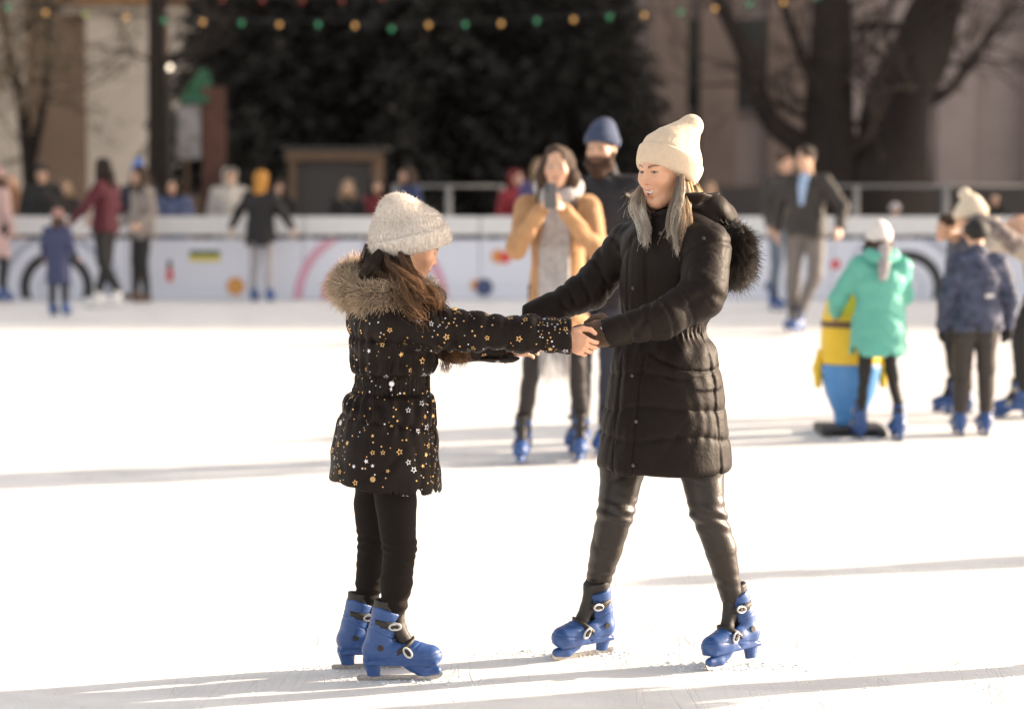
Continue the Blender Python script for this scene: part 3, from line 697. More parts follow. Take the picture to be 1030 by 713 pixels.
def LODBODY(name, J, T, hk, skin, hL, hR, root, s, colkw):
    """one figure: coarse trunk and limbs, dense head and hands, welded into the same mesh"""
    tmp = thing('tmp', None, None); Jc = dict(J)
    a = body('a', Jc, tmp, hk, skin, None, None, h=.008, off=root, colkw=colkw)
    hc = np.array(J['head']); R = J['R']; nk = np.array(J['neck'])
    F = Field(hc-[.13*s, .13*s, .17*s], hc+[.13*s, .13*s, .13*s], .0017); head(F, hc, R, s, neck_to=nk, neck_r=.05, **hk)
    F.disp(lambda P: .0003*noise3(P, 70, 1), .004)
    P1, F1 = F.surf(1); C1 = head_cols(hc, R, s, skin, smile=hk.get('smile', 0), **colkw)(P1)
    Vs, Fs, Cs = [P1-root], [F1], [C1]; n = len(P1)
    # drop the coarse head, keep trunk and limbs
    me = a.data; V = np.zeros(len(me.vertices)*3); me.vertices.foreach_get('co', V); V = V.reshape(-1, 3); q = np.zeros(len(me.loops), int); me.loops.foreach_get('vertex_index', q); q = q.reshape(-1, 4)
    wv = V+root; keep = (wv[:, 2] < nk[2]+.01); fk = keep[q].all(1); u = np.unique(q[fk]); mp = np.full(len(V), -1); mp[u] = np.arange(len(u))
    Vs.append(V[u]); Fs.append(mp[q[fk]]+n); Cs.append(np.tile(skin, (len(u), 1))); n += len(u)
    for o, r_, kw in (hL, hR):
        F = Field(np.array(o)-.22, np.array(o)+.22, .0024); hand(F, o, r_, **kw); p, f = F.surf(1)
        cc = np.tile(skin, (len(p), 1))*(1+.05*noise3(p, 60, 3))[:, None]; L = (p-o)@r_
        cc[:, 1:] *= (1-.10*np.exp(-((L[:, 1]-.085)/.012)**2)*(L[:, 2] > 0))[:, None]
        Vs.append(p-root); Fs.append(f+n); Cs.append(cc); n += len(p)
    bpy.data.objects.remove(a); bpy.data.objects.remove(tmp)
    return link(name, mesh_np(name, np.concatenate(Vs), np.concatenate(Fs), True, np.concatenate(Cs)), MSKIN(), T)
# ================================================================ the girl
def star_print(coat, root, rng, dens, n_try, gap=.006):
    """foil stars and dots laid on the coat's own surface and merged into its mesh"""
    me = coat.data; V = np.zeros(len(me.vertices)*3); me.vertices.foreach_get('co', V); V = V.reshape(-1, 3)
    N = np.zeros(len(V)*3); me.vertices.foreach_get('normal', N); N = N.reshape(-1, 3)
    q = np.zeros(len(me.loops), int); me.loops.foreach_get('vertex_index', q); q = q.reshape(-1, 4)
    bvh = BVHTree.FromPolygons(V.tolist(), q.tolist()); sv, quads, tris, qm, tm, placed = [], [], [], [], [], []; base = len(V)
    cand = rng.integers(0, len(V), n_try); D = dens(V[cand]+root)
    def put(pts3):
        out = []
        for p in pts3:
            r = bvh.find_nearest(Vector(p)); out.append(np.array(r[0])+np.array(r[1])*.0011)
        return out
    cells = {}
    for c, dn in zip(cand, D):
        if rng.random() > dn: continue
        o = V[c]; k = rng.random(); kind = 'ring' if k < .27 else 'star' if k < .40 else 'dot'
        r = rng.uniform(.0085, .0125) if kind == 'ring' else rng.uniform(.006, .0105) if kind == 'star' else rng.uniform(.0016, .0034)
        key = tuple((o//.03).astype(int)); bad = False
        for a in (-1, 0, 1):
            for b in (-1, 0, 1):
                for d in (-1, 0, 1):
                    for (oo, rr) in cells.get((key[0]+a, key[1]+b, key[2]+d), ()):
                        if np.linalg.norm(oo-o) < rr+r+gap*(.35 if kind == 'dot' else 1): bad = True
        if bad: continue
        cells.setdefault(key, []).append((o, r)); n = N[c]; t = nrm(np.cross(n, rng.normal(size=3))); b = np.cross(n, t); m = 1 if rng.random() < .66 else 2; a0 = rng.random()*6.28
        if kind == 'ring':
            pts = [o+(t*math.cos(a0+i*.6283)+b*math.sin(a0+i*.6283))*rad for rf in (1, .62) for i in range(10) for rad in [r*(1 if i % 2 == 0 else .46)*(1 if rf == 1 else .60)]]
            s0 = base+len(sv); sv.extend(put(pts))
            for i in range(10): j = (i+1) % 10; quads.append((s0+i, s0+j, s0+10+j, s0+10+i)); qm.append(m)
        elif kind == 'star':
            pts = [o]+[o+(t*math.cos(a0+i*.6283)+b*math.sin(a0+i*.6283))*r*(1 if i % 2 == 0 else .42) for i in range(10)]
            s0 = base+len(sv); sv.extend(put(pts))
            for i in range(10): tris.append((s0, s0+1+i, s0+1+(i+1) % 10)); tm.append(m)
        else:
            pts = [o]+[o+(t*math.cos(i*1.047)+b*math.sin(i*1.047))*r for i in range(6)]
            s0 = base+len(sv); sv.extend(put(pts))
            for i in range(6): tris.append((s0, s0+1+i, s0+1+(i+1) % 6)); tm.append(m)
    nm = mesh_np('coat', np.concatenate([V, np.array(sv)]), [np.concatenate([q, np.array(quads)]), np.array(tris)], True, None, np.concatenate([np.zeros(len(q), int), qm, tm]))
    for mm in (M_GCOAT, M_GOLD, M_SILV): nm.materials.append(mm)
    coat.data = nm; print('stars', len(sv)); return bvh
def build_girl():
    Y0 = 7.64; hc = W(415.5, 246, 7.66); hf = nrm((.93, .17, -.42)); R = frame(hf); s = .90
    root = np.array([W(388, 680, 7.64)[0], 7.64, 0.]); T = thing('person', 'girl in black star-print coat and fluffy white hat holding hands with the woman', 'person', root)
    yaw = math.radians(16); fw = np.array([math.cos(yaw), math.sin(yaw), 0]); rt = np.array([fw[1], -fw[0], 0])
    J = dict(R=R, s=.86, head=hc, neck=W(398, 292, 7.68), pelvis=W(386, 425, 7.66),
             shR=W(398, 324, 7.54), elR=W(482, 333, 7.48), wrR=W(566, 338, 7.46), shL=W(410, 326, 7.82), elL=W(462, 346, 7.90), wrL=W(512, 348, 7.93),
             hpR=W(393, 455, 7.60), knR=W(401, 548, 7.575), anR=W(391, 618, 7.60), hpL=W(380, 455, 7.74), knL=W(376, 548, 7.76), anL=W(364, 612, 7.78))
    # right hand (near): back of the hand to the camera, fingers closing over the glove
    g = np.zeros((3, 3)); g[:, 1] = nrm((.86, -.12, -.46)); th = nrm((.28, -.1, 1)); th = nrm(th-g[:, 1]*(th@g[:, 1])); g[:, 0] = th; g[:, 2] = nrm(np.cross(g[:, 0], g[:, 1]))
    if g[1, 2] > 0: g[:, 2] *= -1
    g2 = np.zeros((3, 3)); g2[:, 1] = nrm((.95, .05, -.1)); th = nrm((.1, .4, 1)); th = nrm(th-g2[:, 1]*(th@g2[:, 1])); g2[:, 0] = th; g2[:, 2] = nrm(np.cross(g2[:, 1], g2[:, 0]))
    oR = W(568, 338, 7.455); oL = np.array(J['wrL'])
    LODBODY('body', J, T, dict(smile=.4, thin=.3), SKIN_G, (oR, g, dict(curl=.66, s=.80, thumb=.1)), (oL, g2, dict(curl=.45, s=.74)), root, s, dict(lip=(.52, .17, .14), brow=(.10, .05, .03), blush=.25))
    # coat
    zz = lambda y: W(388, y, Y0)[2]
    rows = [(497, 387, .206, .183), (480, 387, .205, .182), (450, 387, .194, .173), (420, 389, .178, .160), (400, 391, .163, .146), (386, 394, .146, .130), (368, 396, .156, .136), (345, 396, .168, .147), (320, 393, .165, .146), (302, 391, .140, .125), (290, 392, .10, .10)]
    F = Field([W(322, 500, 7.64)[0], 7.34, zz(506)], [W(575, 280, 7.4)[0], 8.10, zz(276)], .0046)
    cx = [W(r[1], r[0], Y0)[0] for r in rows]
    F.loft([zz(r[0]) for r in rows], cx, Y0+.02, [r[2]-.008 for r in rows], [r[3]-.006 for r in rows], yaw, 2.25, cap=.03)
    F.cone(W(396, 305, 7.68), W(400, 322, 7.56), .06, .074, .05); F.cone(W(396, 305, 7.68), W(408, 324, 7.80), .06, .068, .05)
    aR = [W(399, 326, 7.545), W(440, 330, 7.50), W(482, 334, 7.48), W(530, 336, 7.465), W(569, 338, 7.455)]
    F.tube(aR, [.078, .070, .060, .056, .054], .03); F.tube([W(410, 328, 7.82), W(460, 347, 7.90), W(513, 350, 7.93)], [.068, .056, .046], .03)
    F.cone(W(558, 337.5, 7.46), W(590, 339, 7.45), .040, .046, .004, 's'); F.cone(W(505, 349.5, 7.93), W(530, 350, 7.93), .034, .038, .004, 's')
    F.loft([zz(505), zz(495), zz(450)], cx[0], Y0+.02, [.194, .191, .15], [.171, .169, .13], yaw, 2.25, cap=.01, op='s')
    zb = zz(386)
    F.cut((cx[0], Y0, zz(490)), (-.14, -.0, -1))
    def fold(P):
        x, y, z = P.T; c = np.array([cx[3], Y0+.02, 0]); u = (P-c)@rt; v = (P-c)@fw; ang = np.arctan2(v, u); d = np.zeros(len(P)); arm = sm(x, W(432, 330, 7.5)[0], W(452, 330, 7.5)[0])*(z > zz(366)); tor = 1-arm
        for q, tl in ((zz(343), .10), (zz(424), .16)):
            dd = abs(z-q+tl*(x-cx[3])+.006*noise3(P, 6, 6)); d += tor*(.009*np.exp(-dd/.007)+.005*np.exp(-dd/.028)*np.sin(ang*24+5*noise3(P, 8, 5)))
        bel = sm(-abs(z-zb), -.034, -.026); d += tor*bel*(.010+.0035*np.sin(ang*60+1.2*noise3(P, 9, 2))); d += tor*.006*np.exp(-((abs(z-zb)-.03)/.006)**2)
        for sg in (1, -1): d += tor*.007*np.exp(-((z-zb-sg*.065)/.03)**2)*np.sin(ang*22+3*noise3(P, 7, 12+sg))
        d += tor*.004*np.exp(-((v-.105)/.004)**2)*(z < zb+.0)*sm(z, zz(484), zz(474))+tor*.005*np.exp(-((v-.105)/.004)**2)*(z > zb)*(u > 0)
        d += tor*.007*np.exp(-((v-.138-(z-zb+.10)*.12)/.004)**2)*(z < zb-.05)*(z > zb-.2)
        d += .005*crease(P, 11, 21, .14)*tor+.0035*noise3(P, 24, 7)
        xx = x-aR[0][0]
        for i in range(9):
            d += arm*(y < 7.7)*.006*np.exp(-((xx-.12-.055*i+.010*noise3(P, 10, i)+.03*(z-zz(332)))/.008)**2)
        d += arm*(.006*crease(P, 15, 33, .16, (1.3, .6, .8))+.003*noise3(P, 30, 9))
        d += .007*np.exp(-((x-W(440, 0, 7.5)[0])/.045)**2)*(z > zz(366))*np.sin(x*110+z*50+2*noise3(P, 8, 80))
        d -= .004*(x > W(561, 0, 7.46)[0])*(y < 7.7); return d*.95
    F.disp(fold, .03); coat = F.obj('coat', M_GCOAT, T, root)
    xs = lambda px: W(px, 340, 7.46)[0]
    def dens(P):
        x, y, z = P.T; d = np.full(len(P), .10)
        d += .30*sm(x, cx[0]+.10, cx[0]+.17)*(z < zb)+.16*sm(-x, -cx[0]+.10, -cx[0]+.16)*(z < zb)
        d += .9*np.exp(-((x-xs(552))/.035)**2)+.55*np.exp(-((x-xs(455))/.05)**2-((z-zz(322))/.03)**2)
        return d
    bvh = star_print(coat, root, np.random.default_rng(11), dens, 13000)
    for px, py, c in ((394, 386, 0), (343, 425, 0), (375, 482, 1), (556, 319, 1), (457, 311, 1)):
        o = Vector(W(px, py, 6.5)-root); d = (Vector(W(px, py, 7.5)-root)-o).normalized(); hit = bvh.ray_cast(o, d)
        if hit[0] is None: continue
        b2 = bmesh.new(); cyl(b2, hit[0]-hit[1]*.001, hit[0]+hit[1]*.004, .0095, .0080, 18); bobj('snap_button', b2, (M_SILV, M_GOLD)[c], coat)
    # hood body
    F = Field([W(330, 330, 7.8)[0], 7.40, zz(322)], [W(450, 255, 7.8)[0], 8.05, zz(258)], .005)
    ring = [W(436, 302, 7.56), W(412, 303, 7.535), W(382, 303, 7.545), W(360, 299, 7.60), W(350, 290, 7.70), W(358, 281, 7.80), W(385, 279, 7.84), W(412, 290, 7.83), W(426, 304, 7.78)]
    F.tube(spline(ring, 26), [.036]*26, .02); F.ell(W(385, 305, 7.69), (.13, .13, .035), .04); F.disp(lambda P: .005*crease(P, 14, 3, .2), .02)
    F.obj('hood', M_GCOAT, coat, root)
    out = [p.copy() for p in map(np.array, ring)]
    ctr = np.mean(ring, 0); out = [ctr+(p-ctr)*1.06+[0, 0, .012] for p in out]
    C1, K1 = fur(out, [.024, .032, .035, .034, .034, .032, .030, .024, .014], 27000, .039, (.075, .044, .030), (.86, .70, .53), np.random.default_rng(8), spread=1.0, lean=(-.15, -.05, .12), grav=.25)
    F = Field(np.min(out, 0)-.08, np.max(out, 0)+.08, .006); sp = spline(out, 30); F.tube(sp, [.034]*30, .02); P, Q = F.surf()
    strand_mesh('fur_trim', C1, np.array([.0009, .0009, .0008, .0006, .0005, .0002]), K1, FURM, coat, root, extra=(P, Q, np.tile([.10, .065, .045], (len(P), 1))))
    # white collar at the chin
    p = W(430, 286, 7.70); C3, K3 = fur([p+[-.05, -.03, -.02], p+[.004, -.005, -.0], p+[.0, .06, .0]], [.012, .016, .012], 2500, .014, (.7, .66, .62), (.9, .87, .84), np.random.default_rng(2), grav=0)
    F = Field(p-.1, p+.1, .004); F.tube(spline([p+[-.05, -.03, -.02], p+[.004, -.005, 0], p+[0, .06, 0]], 8), [.015]*8, .01); P, Q = F.surf()
    strand_mesh('fleece_collar', C3, np.array([.0009]*6), K3, FURM, T, root, extra=(P, Q, np.full((len(P), 3), .75)))
    # hat
    F = Field(W(362, 272, 7.66)-[0, .14, 0], W(462, 184, 7.66)+[0, .14, 0], .0032); F.ell(W(412.5, 242, 7.66), (.121, .108, .082), 0); F.ell(W(401, 216, 7.66), (.068, .074, .066), .03); F.ell(W(392, 232, 7.66), (.055, .075, .06), .03); F.ell(W(421, 227, 7.66), (.072, .08, .062), .04)
    a0, b0 = W(376, 263, 7.66), W(452, 245, 7.66); dn = nrm(np.array([b0[2]-a0[2], 0, -(b0[0]-a0[0])])); dn = dn if dn[2] < 0 else -dn; dn = nrm(dn+np.array([0, 0.05, 0]))
    mid = (a0+b0)/2
    def hd(P):
        h = -(P-mid)@dn; q = P-W(412, 238, 7.66); an = np.arctan2(q[:, 1], q[:, 0])
        return -.007*sm(-h, -.066, -.056)+.004*np.exp(-((h-.062)/.004)**2)+.0016*np.sin(an*56)+.0022*noise3(P, 18, 5)+.004*np.exp(-(h/.008)**2)
    F.disp(hd, .02); F.cut(mid, dn); P, Q = F.surf()
    rg = np.random.default_rng(4); Nn = np.zeros_like(P); e1 = P[Q[:, 2]]-P[Q[:, 0]]; e2 = P[Q[:, 3]]-P[Q[:, 1]]; fn = np.cross(e1, e2)
    for i in range(4): np.add.at(Nn, Q[:, i], fn)
    Nn /= np.linalg.norm(Nn, axis=1)[:, None]+1e-12; ii = rg.integers(0, len(P), 16000); ii = ii[(-(P[ii]-mid)@dn) > .001]
    t = np.linspace(0, 1, 4); d = Nn[ii]+rg.normal(0, .7, (len(ii), 3)); L = rg.uniform(.0025, .0058, len(ii)); C4 = P[ii][:, None]+d[:, None]*(L[:, None]*t)[..., None]+rg.normal(0, .0012, (len(ii), 4, 3))*t[None, :, None]
    base = np.array([.86, .81, .76]); K4 = np.broadcast_to(base, C4.shape)*np.exp(rg.normal(0, .08, (len(ii), 1, 1)))
    strand_mesh('fluffy_hat', C4, np.array([.0006, .0005, .0004, .0002]), K4, mat_knit(), T, root, extra=(P, Q, np.tile(base*.95, (len(P), 1))))
    # hair
    br, lt = (.060, .034, .022), (.20, .105, .050); gg = []
    def lk(pts, r, n, c=br, ct=lt, **k): gg.append(dict(p=[W(*q) for q in pts], r=r, n=n, c=c, ct=ct, **k))
    lk([(385, 258, 7.58), (384, 268, 7.57), (396, 276, 7.545), (416, 290, 7.49), (424, 296, 7.47), (434, 308, 7.45)], (.016, .020, .020, .018, .014, .006), 230, wav=.014, fly=.15)
    lk([(392, 258, 7.58), (400, 271, 7.55), (420, 286, 7.51), (436, 298, 7.48), (443, 312, 7.45)], (.010, .014, .020, .016, .006), 260, wav=.014, fly=.15)
    lk([(392, 258, 7.60), (396, 275, 7.53), (404, 296, 7.47), (424, 318, 7.43), (432, 330, 7.42)], (.02, .022, .022, .016, .006), 80, wav=.016, fly=.2, ct=(.28, .15, .07))
    lk([(432, 300, 7.70), (446, 318, 7.70), (452, 340, 7.66), (453, 358, 7.62), (448, 374, 7.60)], (.016, .018, .018, .014, .005), 240, wav=.012, fly=.15)
    lk([(436, 320, 7.62), (456, 340, 7.62), (463, 356, 7.60), (468, 366, 7.60)], (.018, .018, .016, .006), 200, wav=.014, fly=.2, ct=(.30, .15, .06))
    lk([(384, 250, 7.76), (380, 266, 7.76), (378, 282, 7.74), (384, 296, 7.70)], (.04, .045, .05, .04), 500, ct=br)
    lk([(402, 255, 7.565), (407, 264, 7.545), (413, 276, 7.52), (424, 290, 7.49)], (.010, .013, .012, .006), 200, fly=.05)
    lk([(386, 254, 7.58), (378, 268, 7.575), (370, 280, 7.60), (366, 292, 7.64)], (.016, .026, .030, .02), 700, (.035, .020, .013), (.06, .035, .022))
    gg = clump(gg, 5, np.random.default_rng(13), .008); C2, K2 = locks(gg, 18, np.random.default_rng(6)); up = np.array([0, 0, 1.]); bk = -nrm([hf[0], hf[1], 0])
    F = Field(hc-[.16, .14, .2], hc+[.12, .14, .12], .006); F.ell(hc+bk*.03+up*.02, (.078, .078, .075)); F.cone(hc+bk*.055-up*.02, W(386, 285, 7.66), .050, .055, .03); F.cone(hc+bk*.04-up*.02+[0, -.06, 0], W(398, 280, 7.58), .018, .03, .03)
    F.cut(hc+hf*.035, hf); P, Q = F.surf()
    strand_mesh('hair', C2, np.linspace(.0010, .0004, 18), K2, HAIRM, T, root, extra=(P, Q, np.tile([.045, .027, .018], (len(P), 1))))
    # leggings
    F = Field([W(345, 625, 7.6)[0], 7.42, .17], [W(425, 440, 7.6)[0], 7.92, zz(455)], .0042)
    F.tube([W(393, 455, 7.60), W(398, 505, 7.59), W(402, 548, 7.57), W(399, 585, 7.585), W(394, 622, 7.60)], [.080, .064, .054, .049, .040], .01)
    F.tube([W(380, 455, 7.74), W(376, 505, 7.75), W(376, 548, 7.76), W(372, 585, 7.77), W(367, 612, 7.78)], [.076, .062, .051, .046, .037], .01)
    def lf(P):
        z = P[:, 2]; d = .0025*noise3(P, 16, 71)
        for zc_, w_, a_ in ((zz(548), .04, .0026), (zz(605), .04, .0036), (zz(575), .03, .0012)): d += a_*np.exp(-((z-zc_)/w_)**2)*np.sin(z*190+P[:, 0]*40+4.5*noise3(P, 7, 72))
        return d
    F.disp(lf, .02); F.obj('leggings', M_LEGG, T, root)
    for (px, py, Yd, d, s_) in ((387, 689, 7.59, (1, .02), .93), (360, 679, 7.77, (1, .16), .90)):
        x = W(px, py, Yd)[0]; skate(T, skM(np.array([x, Yd, 0])-root, d, s_)@Matrix.Diagonal((1, 1, .94, 1)), -1)
    return T
def mat_knit(): return hairmat('fluffy_knit', .85, .25)
# ================================================================ everybody else on and round the rink
def cmat(nm, c, **k): return mat(nm, c, k.pop('rough', .75), vary=k.pop('vary', .25), vscale=k.pop('vs', 9), bump=[(12, .5, .01, 1.2), (45, .3, .003)], sheen=k.pop('sheen', .15), **k)
def crowd(label, X, Y, face, H=1.72, J={}, top=None, hem=.80, legs=None, legr=1., hat=None, hair=None, hairlen=0., skates=True, shoe=None, extra=None, skin=(.55, .34, .24), beard=None,
          h=.009, group=None, look=None, topr=1., hood=None, armr=1., curl=.5, zoff=0., cat='person', lean=(0, 0), smile=.3, gloves=None):
    k = H/1.75; lift = .078 if skates else .0; T = thing('person', label, cat, (X, Y, zoff), math.radians(face-90), group)
    j = dict(neck=(0+lean[0], -.02+lean[1], 1.47), pelvis=(0, -.01, .95), head=(lean[0]*1.15, .03+lean[1]*1.2, 1.635), shL=(-.185+lean[0], -.02+lean[1], 1.41), shR=(.185+lean[0], -.02+lean[1], 1.41), elL=(-.25, -.04, 1.13), elR=(.25, -.04, 1.13), wrL=(-.24, .06, .90), wrR=(.24, .06, .90),
             hpL=(-.09, 0, .92), hpR=(.09, 0, .92), knL=(-.11, .03, .50), knR=(.11, .03, .50), anL=(-.12, -.02, .09), anR=(.12, -.02, .09)); j.update(J)
    j = {a: np.array(b, float)*k+[0, 0, lift] for a, b in j.items()}; j['s'] = k; lk = look or (0, 1, -.05); R = frame(nrm(lk)); j['R'] = R; s = k
    def hnd(q):
        w, e = j['wr'+q], j['el'+q]; al = nrm(w-e); sd_ = 1 if q == 'R' else -1
        th = nrm(np.array([-sd_*.2, 1., .3])); th = nrm(th-al*(th@al)+1e-6); bk = nrm(np.cross(al, th))
        if bk[0]*sd_ < 0: bk = -bk
        return (w, np.stack([th, al, bk], 1), dict(curl=curl, s=s*.98))
    hL, hR = hnd('L'), hnd('R')
    body('body', j, T, dict(smile=smile), skin, hL, hR, h=min(h, .0085) if Y < 20 else h, colkw=dict(beard=beard))
    # jacket
    M = top; nk, pv = j['neck'], j['pelvis']; yaw = math.pi/2; hz = hem*k+lift; lo = np.min([j[q] for q in ('shL', 'shR', 'elL', 'elR', 'wrL', 'wrR', 'pelvis')], 0)-.2; hi = np.max([j[q] for q in ('shL', 'shR', 'elL', 'elR', 'wrL', 'wrR', 'neck')], 0)+.16
    lo[2] = min(hz, lo[2])-.02; F = Field(lo, hi, h); rr = topr*k
    zz = [hz, pv[2]*.6+nk[2]*.4 if hz < pv[2]+.1 else hz+.1, nk[2]-.20*k, nk[2]-.07*k]; tt = [(z-pv[2])/(nk[2]-pv[2]) for z in zz]
    if hz < pv[2]: zz.insert(1, pv[2]+.02); tt = [(z-pv[2])/(nk[2]-pv[2]) for z in zz]
    c_ = [pv+(nk-pv)*max(t, 0) for t in tt]; n_ = len(zz)
    A = np.interp(zz, [hz, pv[2]+.18, nk[2]-.2*k, nk[2]-.07*k], [.205, .165, .19, .15])*rr; B = np.interp(zz, [hz, pv[2]+.18, nk[2]-.2*k, nk[2]-.07*k], [.165, .13, .14, .11])*rr
    F.loft(zz, [c[0] for c in c_], [c[1] for c in c_], A, B, yaw, 2.3, cap=.03)
    for q in 'LR':
        F.cone(nk-[0, 0, .05*k], j['sh'+q], .066*k, .066*rr, .06); w_ = j['wr'+q]+(j['el'+q]-j['wr'+q])*.06
        F.tube([j['sh'+q]-[0, 0, .012*k], j['el'+q], w_], [.074*rr*armr, .063*rr*armr, .048*rr*armr], .03)
    F.cone(nk-[0, 0, .05*k], nk+[0, -.005, .035*k], .085*k, .072*k, .03)
    F.cone(nk+[0, .01, .03*k], nk+[0, .03, .10*k], .056*k, .062*k, .004, 's'); F.loft([hz-.03, hz+.004, hz+.05], c_[0][0], c_[0][1], A[0]-.018, B[0]-.018, yaw, 2.3, cap=.01, op='s')
    F.disp(lambda P: .007*crease(P, 9, len(label), .16)+.005*noise3(P, 14, 3)+.004*crease(P, 20, 5, .16), .03)
    coat = F.obj('jacket', M, T)
    if hood is not None:
        F = Field(j['neck']-.22, j['neck']+.26, h); 
        if hood[1] == 'down': F.tube(spline([nk+np.array(v)*k for v in ((-.09, .03, .03), (-.10, -.08, .03), (0, -.14, .0), (.10, -.08, .03), (.09, .03, .03))], 12), [.045*k]*12, .03)
        else:
            hc = j['head']; F.ell(hc+R@np.array([0, -.02, .03])*k, np.array([.105, .115, .125])*k, 0, R); F.cone(hc-[0, .03, .08*k], nk, .09*k, .10*k, .04); F.ell(hc+R@np.array([0, .11, -.01])*k, np.array([.075, .10, .095])*k, .02, R, 's'); F.ell(hc+R@np.array([0, 0.01, .02])*k, np.array([.088, .10, .105])*k, .01, R, 's')
        F.disp(lambda P: .006*noise3(P, 20, 8), .02); F.obj('hood', hood[0], coat)
    # trousers
    if legs is not None:
        lo = np.min([j[q] for q in ('hpL', 'hpR', 'knL', 'knR', 'anL', 'anR')], 0)-.16; hi = np.max([j[q] for q in ('hpL', 'hpR', 'knL', 'knR', 'pelvis')], 0)+.14
        F = Field(lo, hi, h); up = .045*k if skates else .02
        for q in 'LR': F.tube([pv+(j['hp'+q]-pv)*.6, j['hp'+q], j['kn'+q], j['an'+q]+[0, 0, up]], [.11*k*legr, .100*k*legr, .070*k*legr, .056*k*legr], .02)
        F.disp(lambda P: .006*crease(P, 10, 7, .16)+.004*noise3(P, 15, 2), .02); F.obj('trousers', legs, T)
    for q in 'LR':
        p = j['an'+q]; d = (0, 1) if (J.get('toe'+q) is None) else J['toe'+q]
        if skates: skate(T, skM((p[0], p[1]+.015, p[2]-lift-.09*k), d, .98*k if k > .8 else .8), detail=Y < 16, side=-1 if q == 'R' else 1, blue=skates if not isinstance(skates, bool) else None)
        else:
            d = nrm((d[0], d[1], 0)); F = Field(p-[.25, .25, .14], p+[.25, .25, .10], .008); F.tube([p-d*.03-[0, 0, .045], p+d*.10-[0, 0, .055], p+d*.16-[0, 0, .058]], [.045, .042, .034], .02); F.cone(p, p-[0, 0, .04], .044, .048, .02); F.cut((0, 0, p[2]-.088), (0, 0, -1)); F.obj('shoe', shoe or M_BLACKP, T)
    # head wear and hair
    hc = j['head']; L = lambda *v: hc+R@(np.array(v)*k)
    if hair is not None:
        F = Field(hc-[.2, .2, .2+hairlen], hc+[.2, .2, .17], h*.8); F.ell(L(0, -.022, .036), np.array([.085, .103, .092])*k, 0, R)
        if hairlen > 0:
            for q in (-1, 1): F.tube([L(q*.065, -.01, .02), L(q*.085, 0, -.07), L(q*.085, .03, -.10-hairlen*.6), L(q*.07, .05, -.10-hairlen)], [.038*k, .040*k, .036*k, .018], .03)
            F.tube([L(0, -.06, 0), L(0, -.10, -.10), L(0, -.11, -.1-hairlen*.8)], [.07*k, .07*k, .04], .04)
        F.ell(L(0, .085, -.035), np.array([.060, .07, .075])*k, .015, R, 's')
        F.disp(lambda P: .005*crease(P, 30, 4, .3, (1.6, 1.6, .35))+.006*noise3(P, 16, 6), .02); F.obj('hair', hair, T)
    if hat is not None:
        m, kind = hat; hs_ = 1.14 if k < .75 else 1.; F = Field(hc-[.17, .17, .08], hc+[.17, .17, .26], h*.7); F.ell(L(0, -.018, .040), np.array([.094, .113, .098])*k*hs_, 0, R)
        if kind != 'round': F.ell(L(0, -.05, .105), np.array([.06, .06, .055])*k, .04, R)
        if kind == 'pom': F.ell(L(0, -.03, .165), np.array([.045, .045, .045])*k, .005, R)
        bp = L(0, 0, .012); nn = R@nrm((0, .34, -1)); F.disp(lambda P: -.005*sm((P-bp)@nn, -.055, -.048)+.0012*np.sin(70*np.arctan2(P[:, 1]-hc[1], P[:, 0]-hc[0]))+.003*noise3(P, 18, 9), .02); F.cut(bp, nn); F.obj('hat', m, T)
    if gloves is not None:
        for q, hh_ in (('L', hL), ('R', hR)):
            F = Field(np.array(hh_[0])-.2, np.array(hh_[0])+.2, .006); hand(F, *hh_[:2], **hh_[2]); F.V -= .006; F.cut(hh_[0]-hh_[1][:, 1]*.05, -hh_[1][:, 1]); F.obj('glove', gloves, T)
    if extra: extra(T, j, k, R)
    return T
def gx(px, Y): return W(px, 300, Y)[0]
def gy(py): return G(515, py)[1]
BLK = cmat('black_cloth', (.012, .011, .012)); NAVY = cmat('navy_cloth', (.018, .022, .045)); DGRY = cmat('dark_grey_cloth', (.035, .032, .032)); BRH = mat('brown_hair', (.055, .028, .016), .8, vary=.5, vscale=60, bump=[(80, .8, .006, 0, (3, 3, .4))])
DKH = mat('dark_hair', (.022, .011, .007), .85, vary=.5, vscale=60, bump=[(80, .8, .006, 0, (3, 3, .4))]); BLH = mat('light_hair', (.30, .20, .11), .5, vary=.4, vscale=60, bump=[(80, .8, .006, 0, (3, 3, .4))])
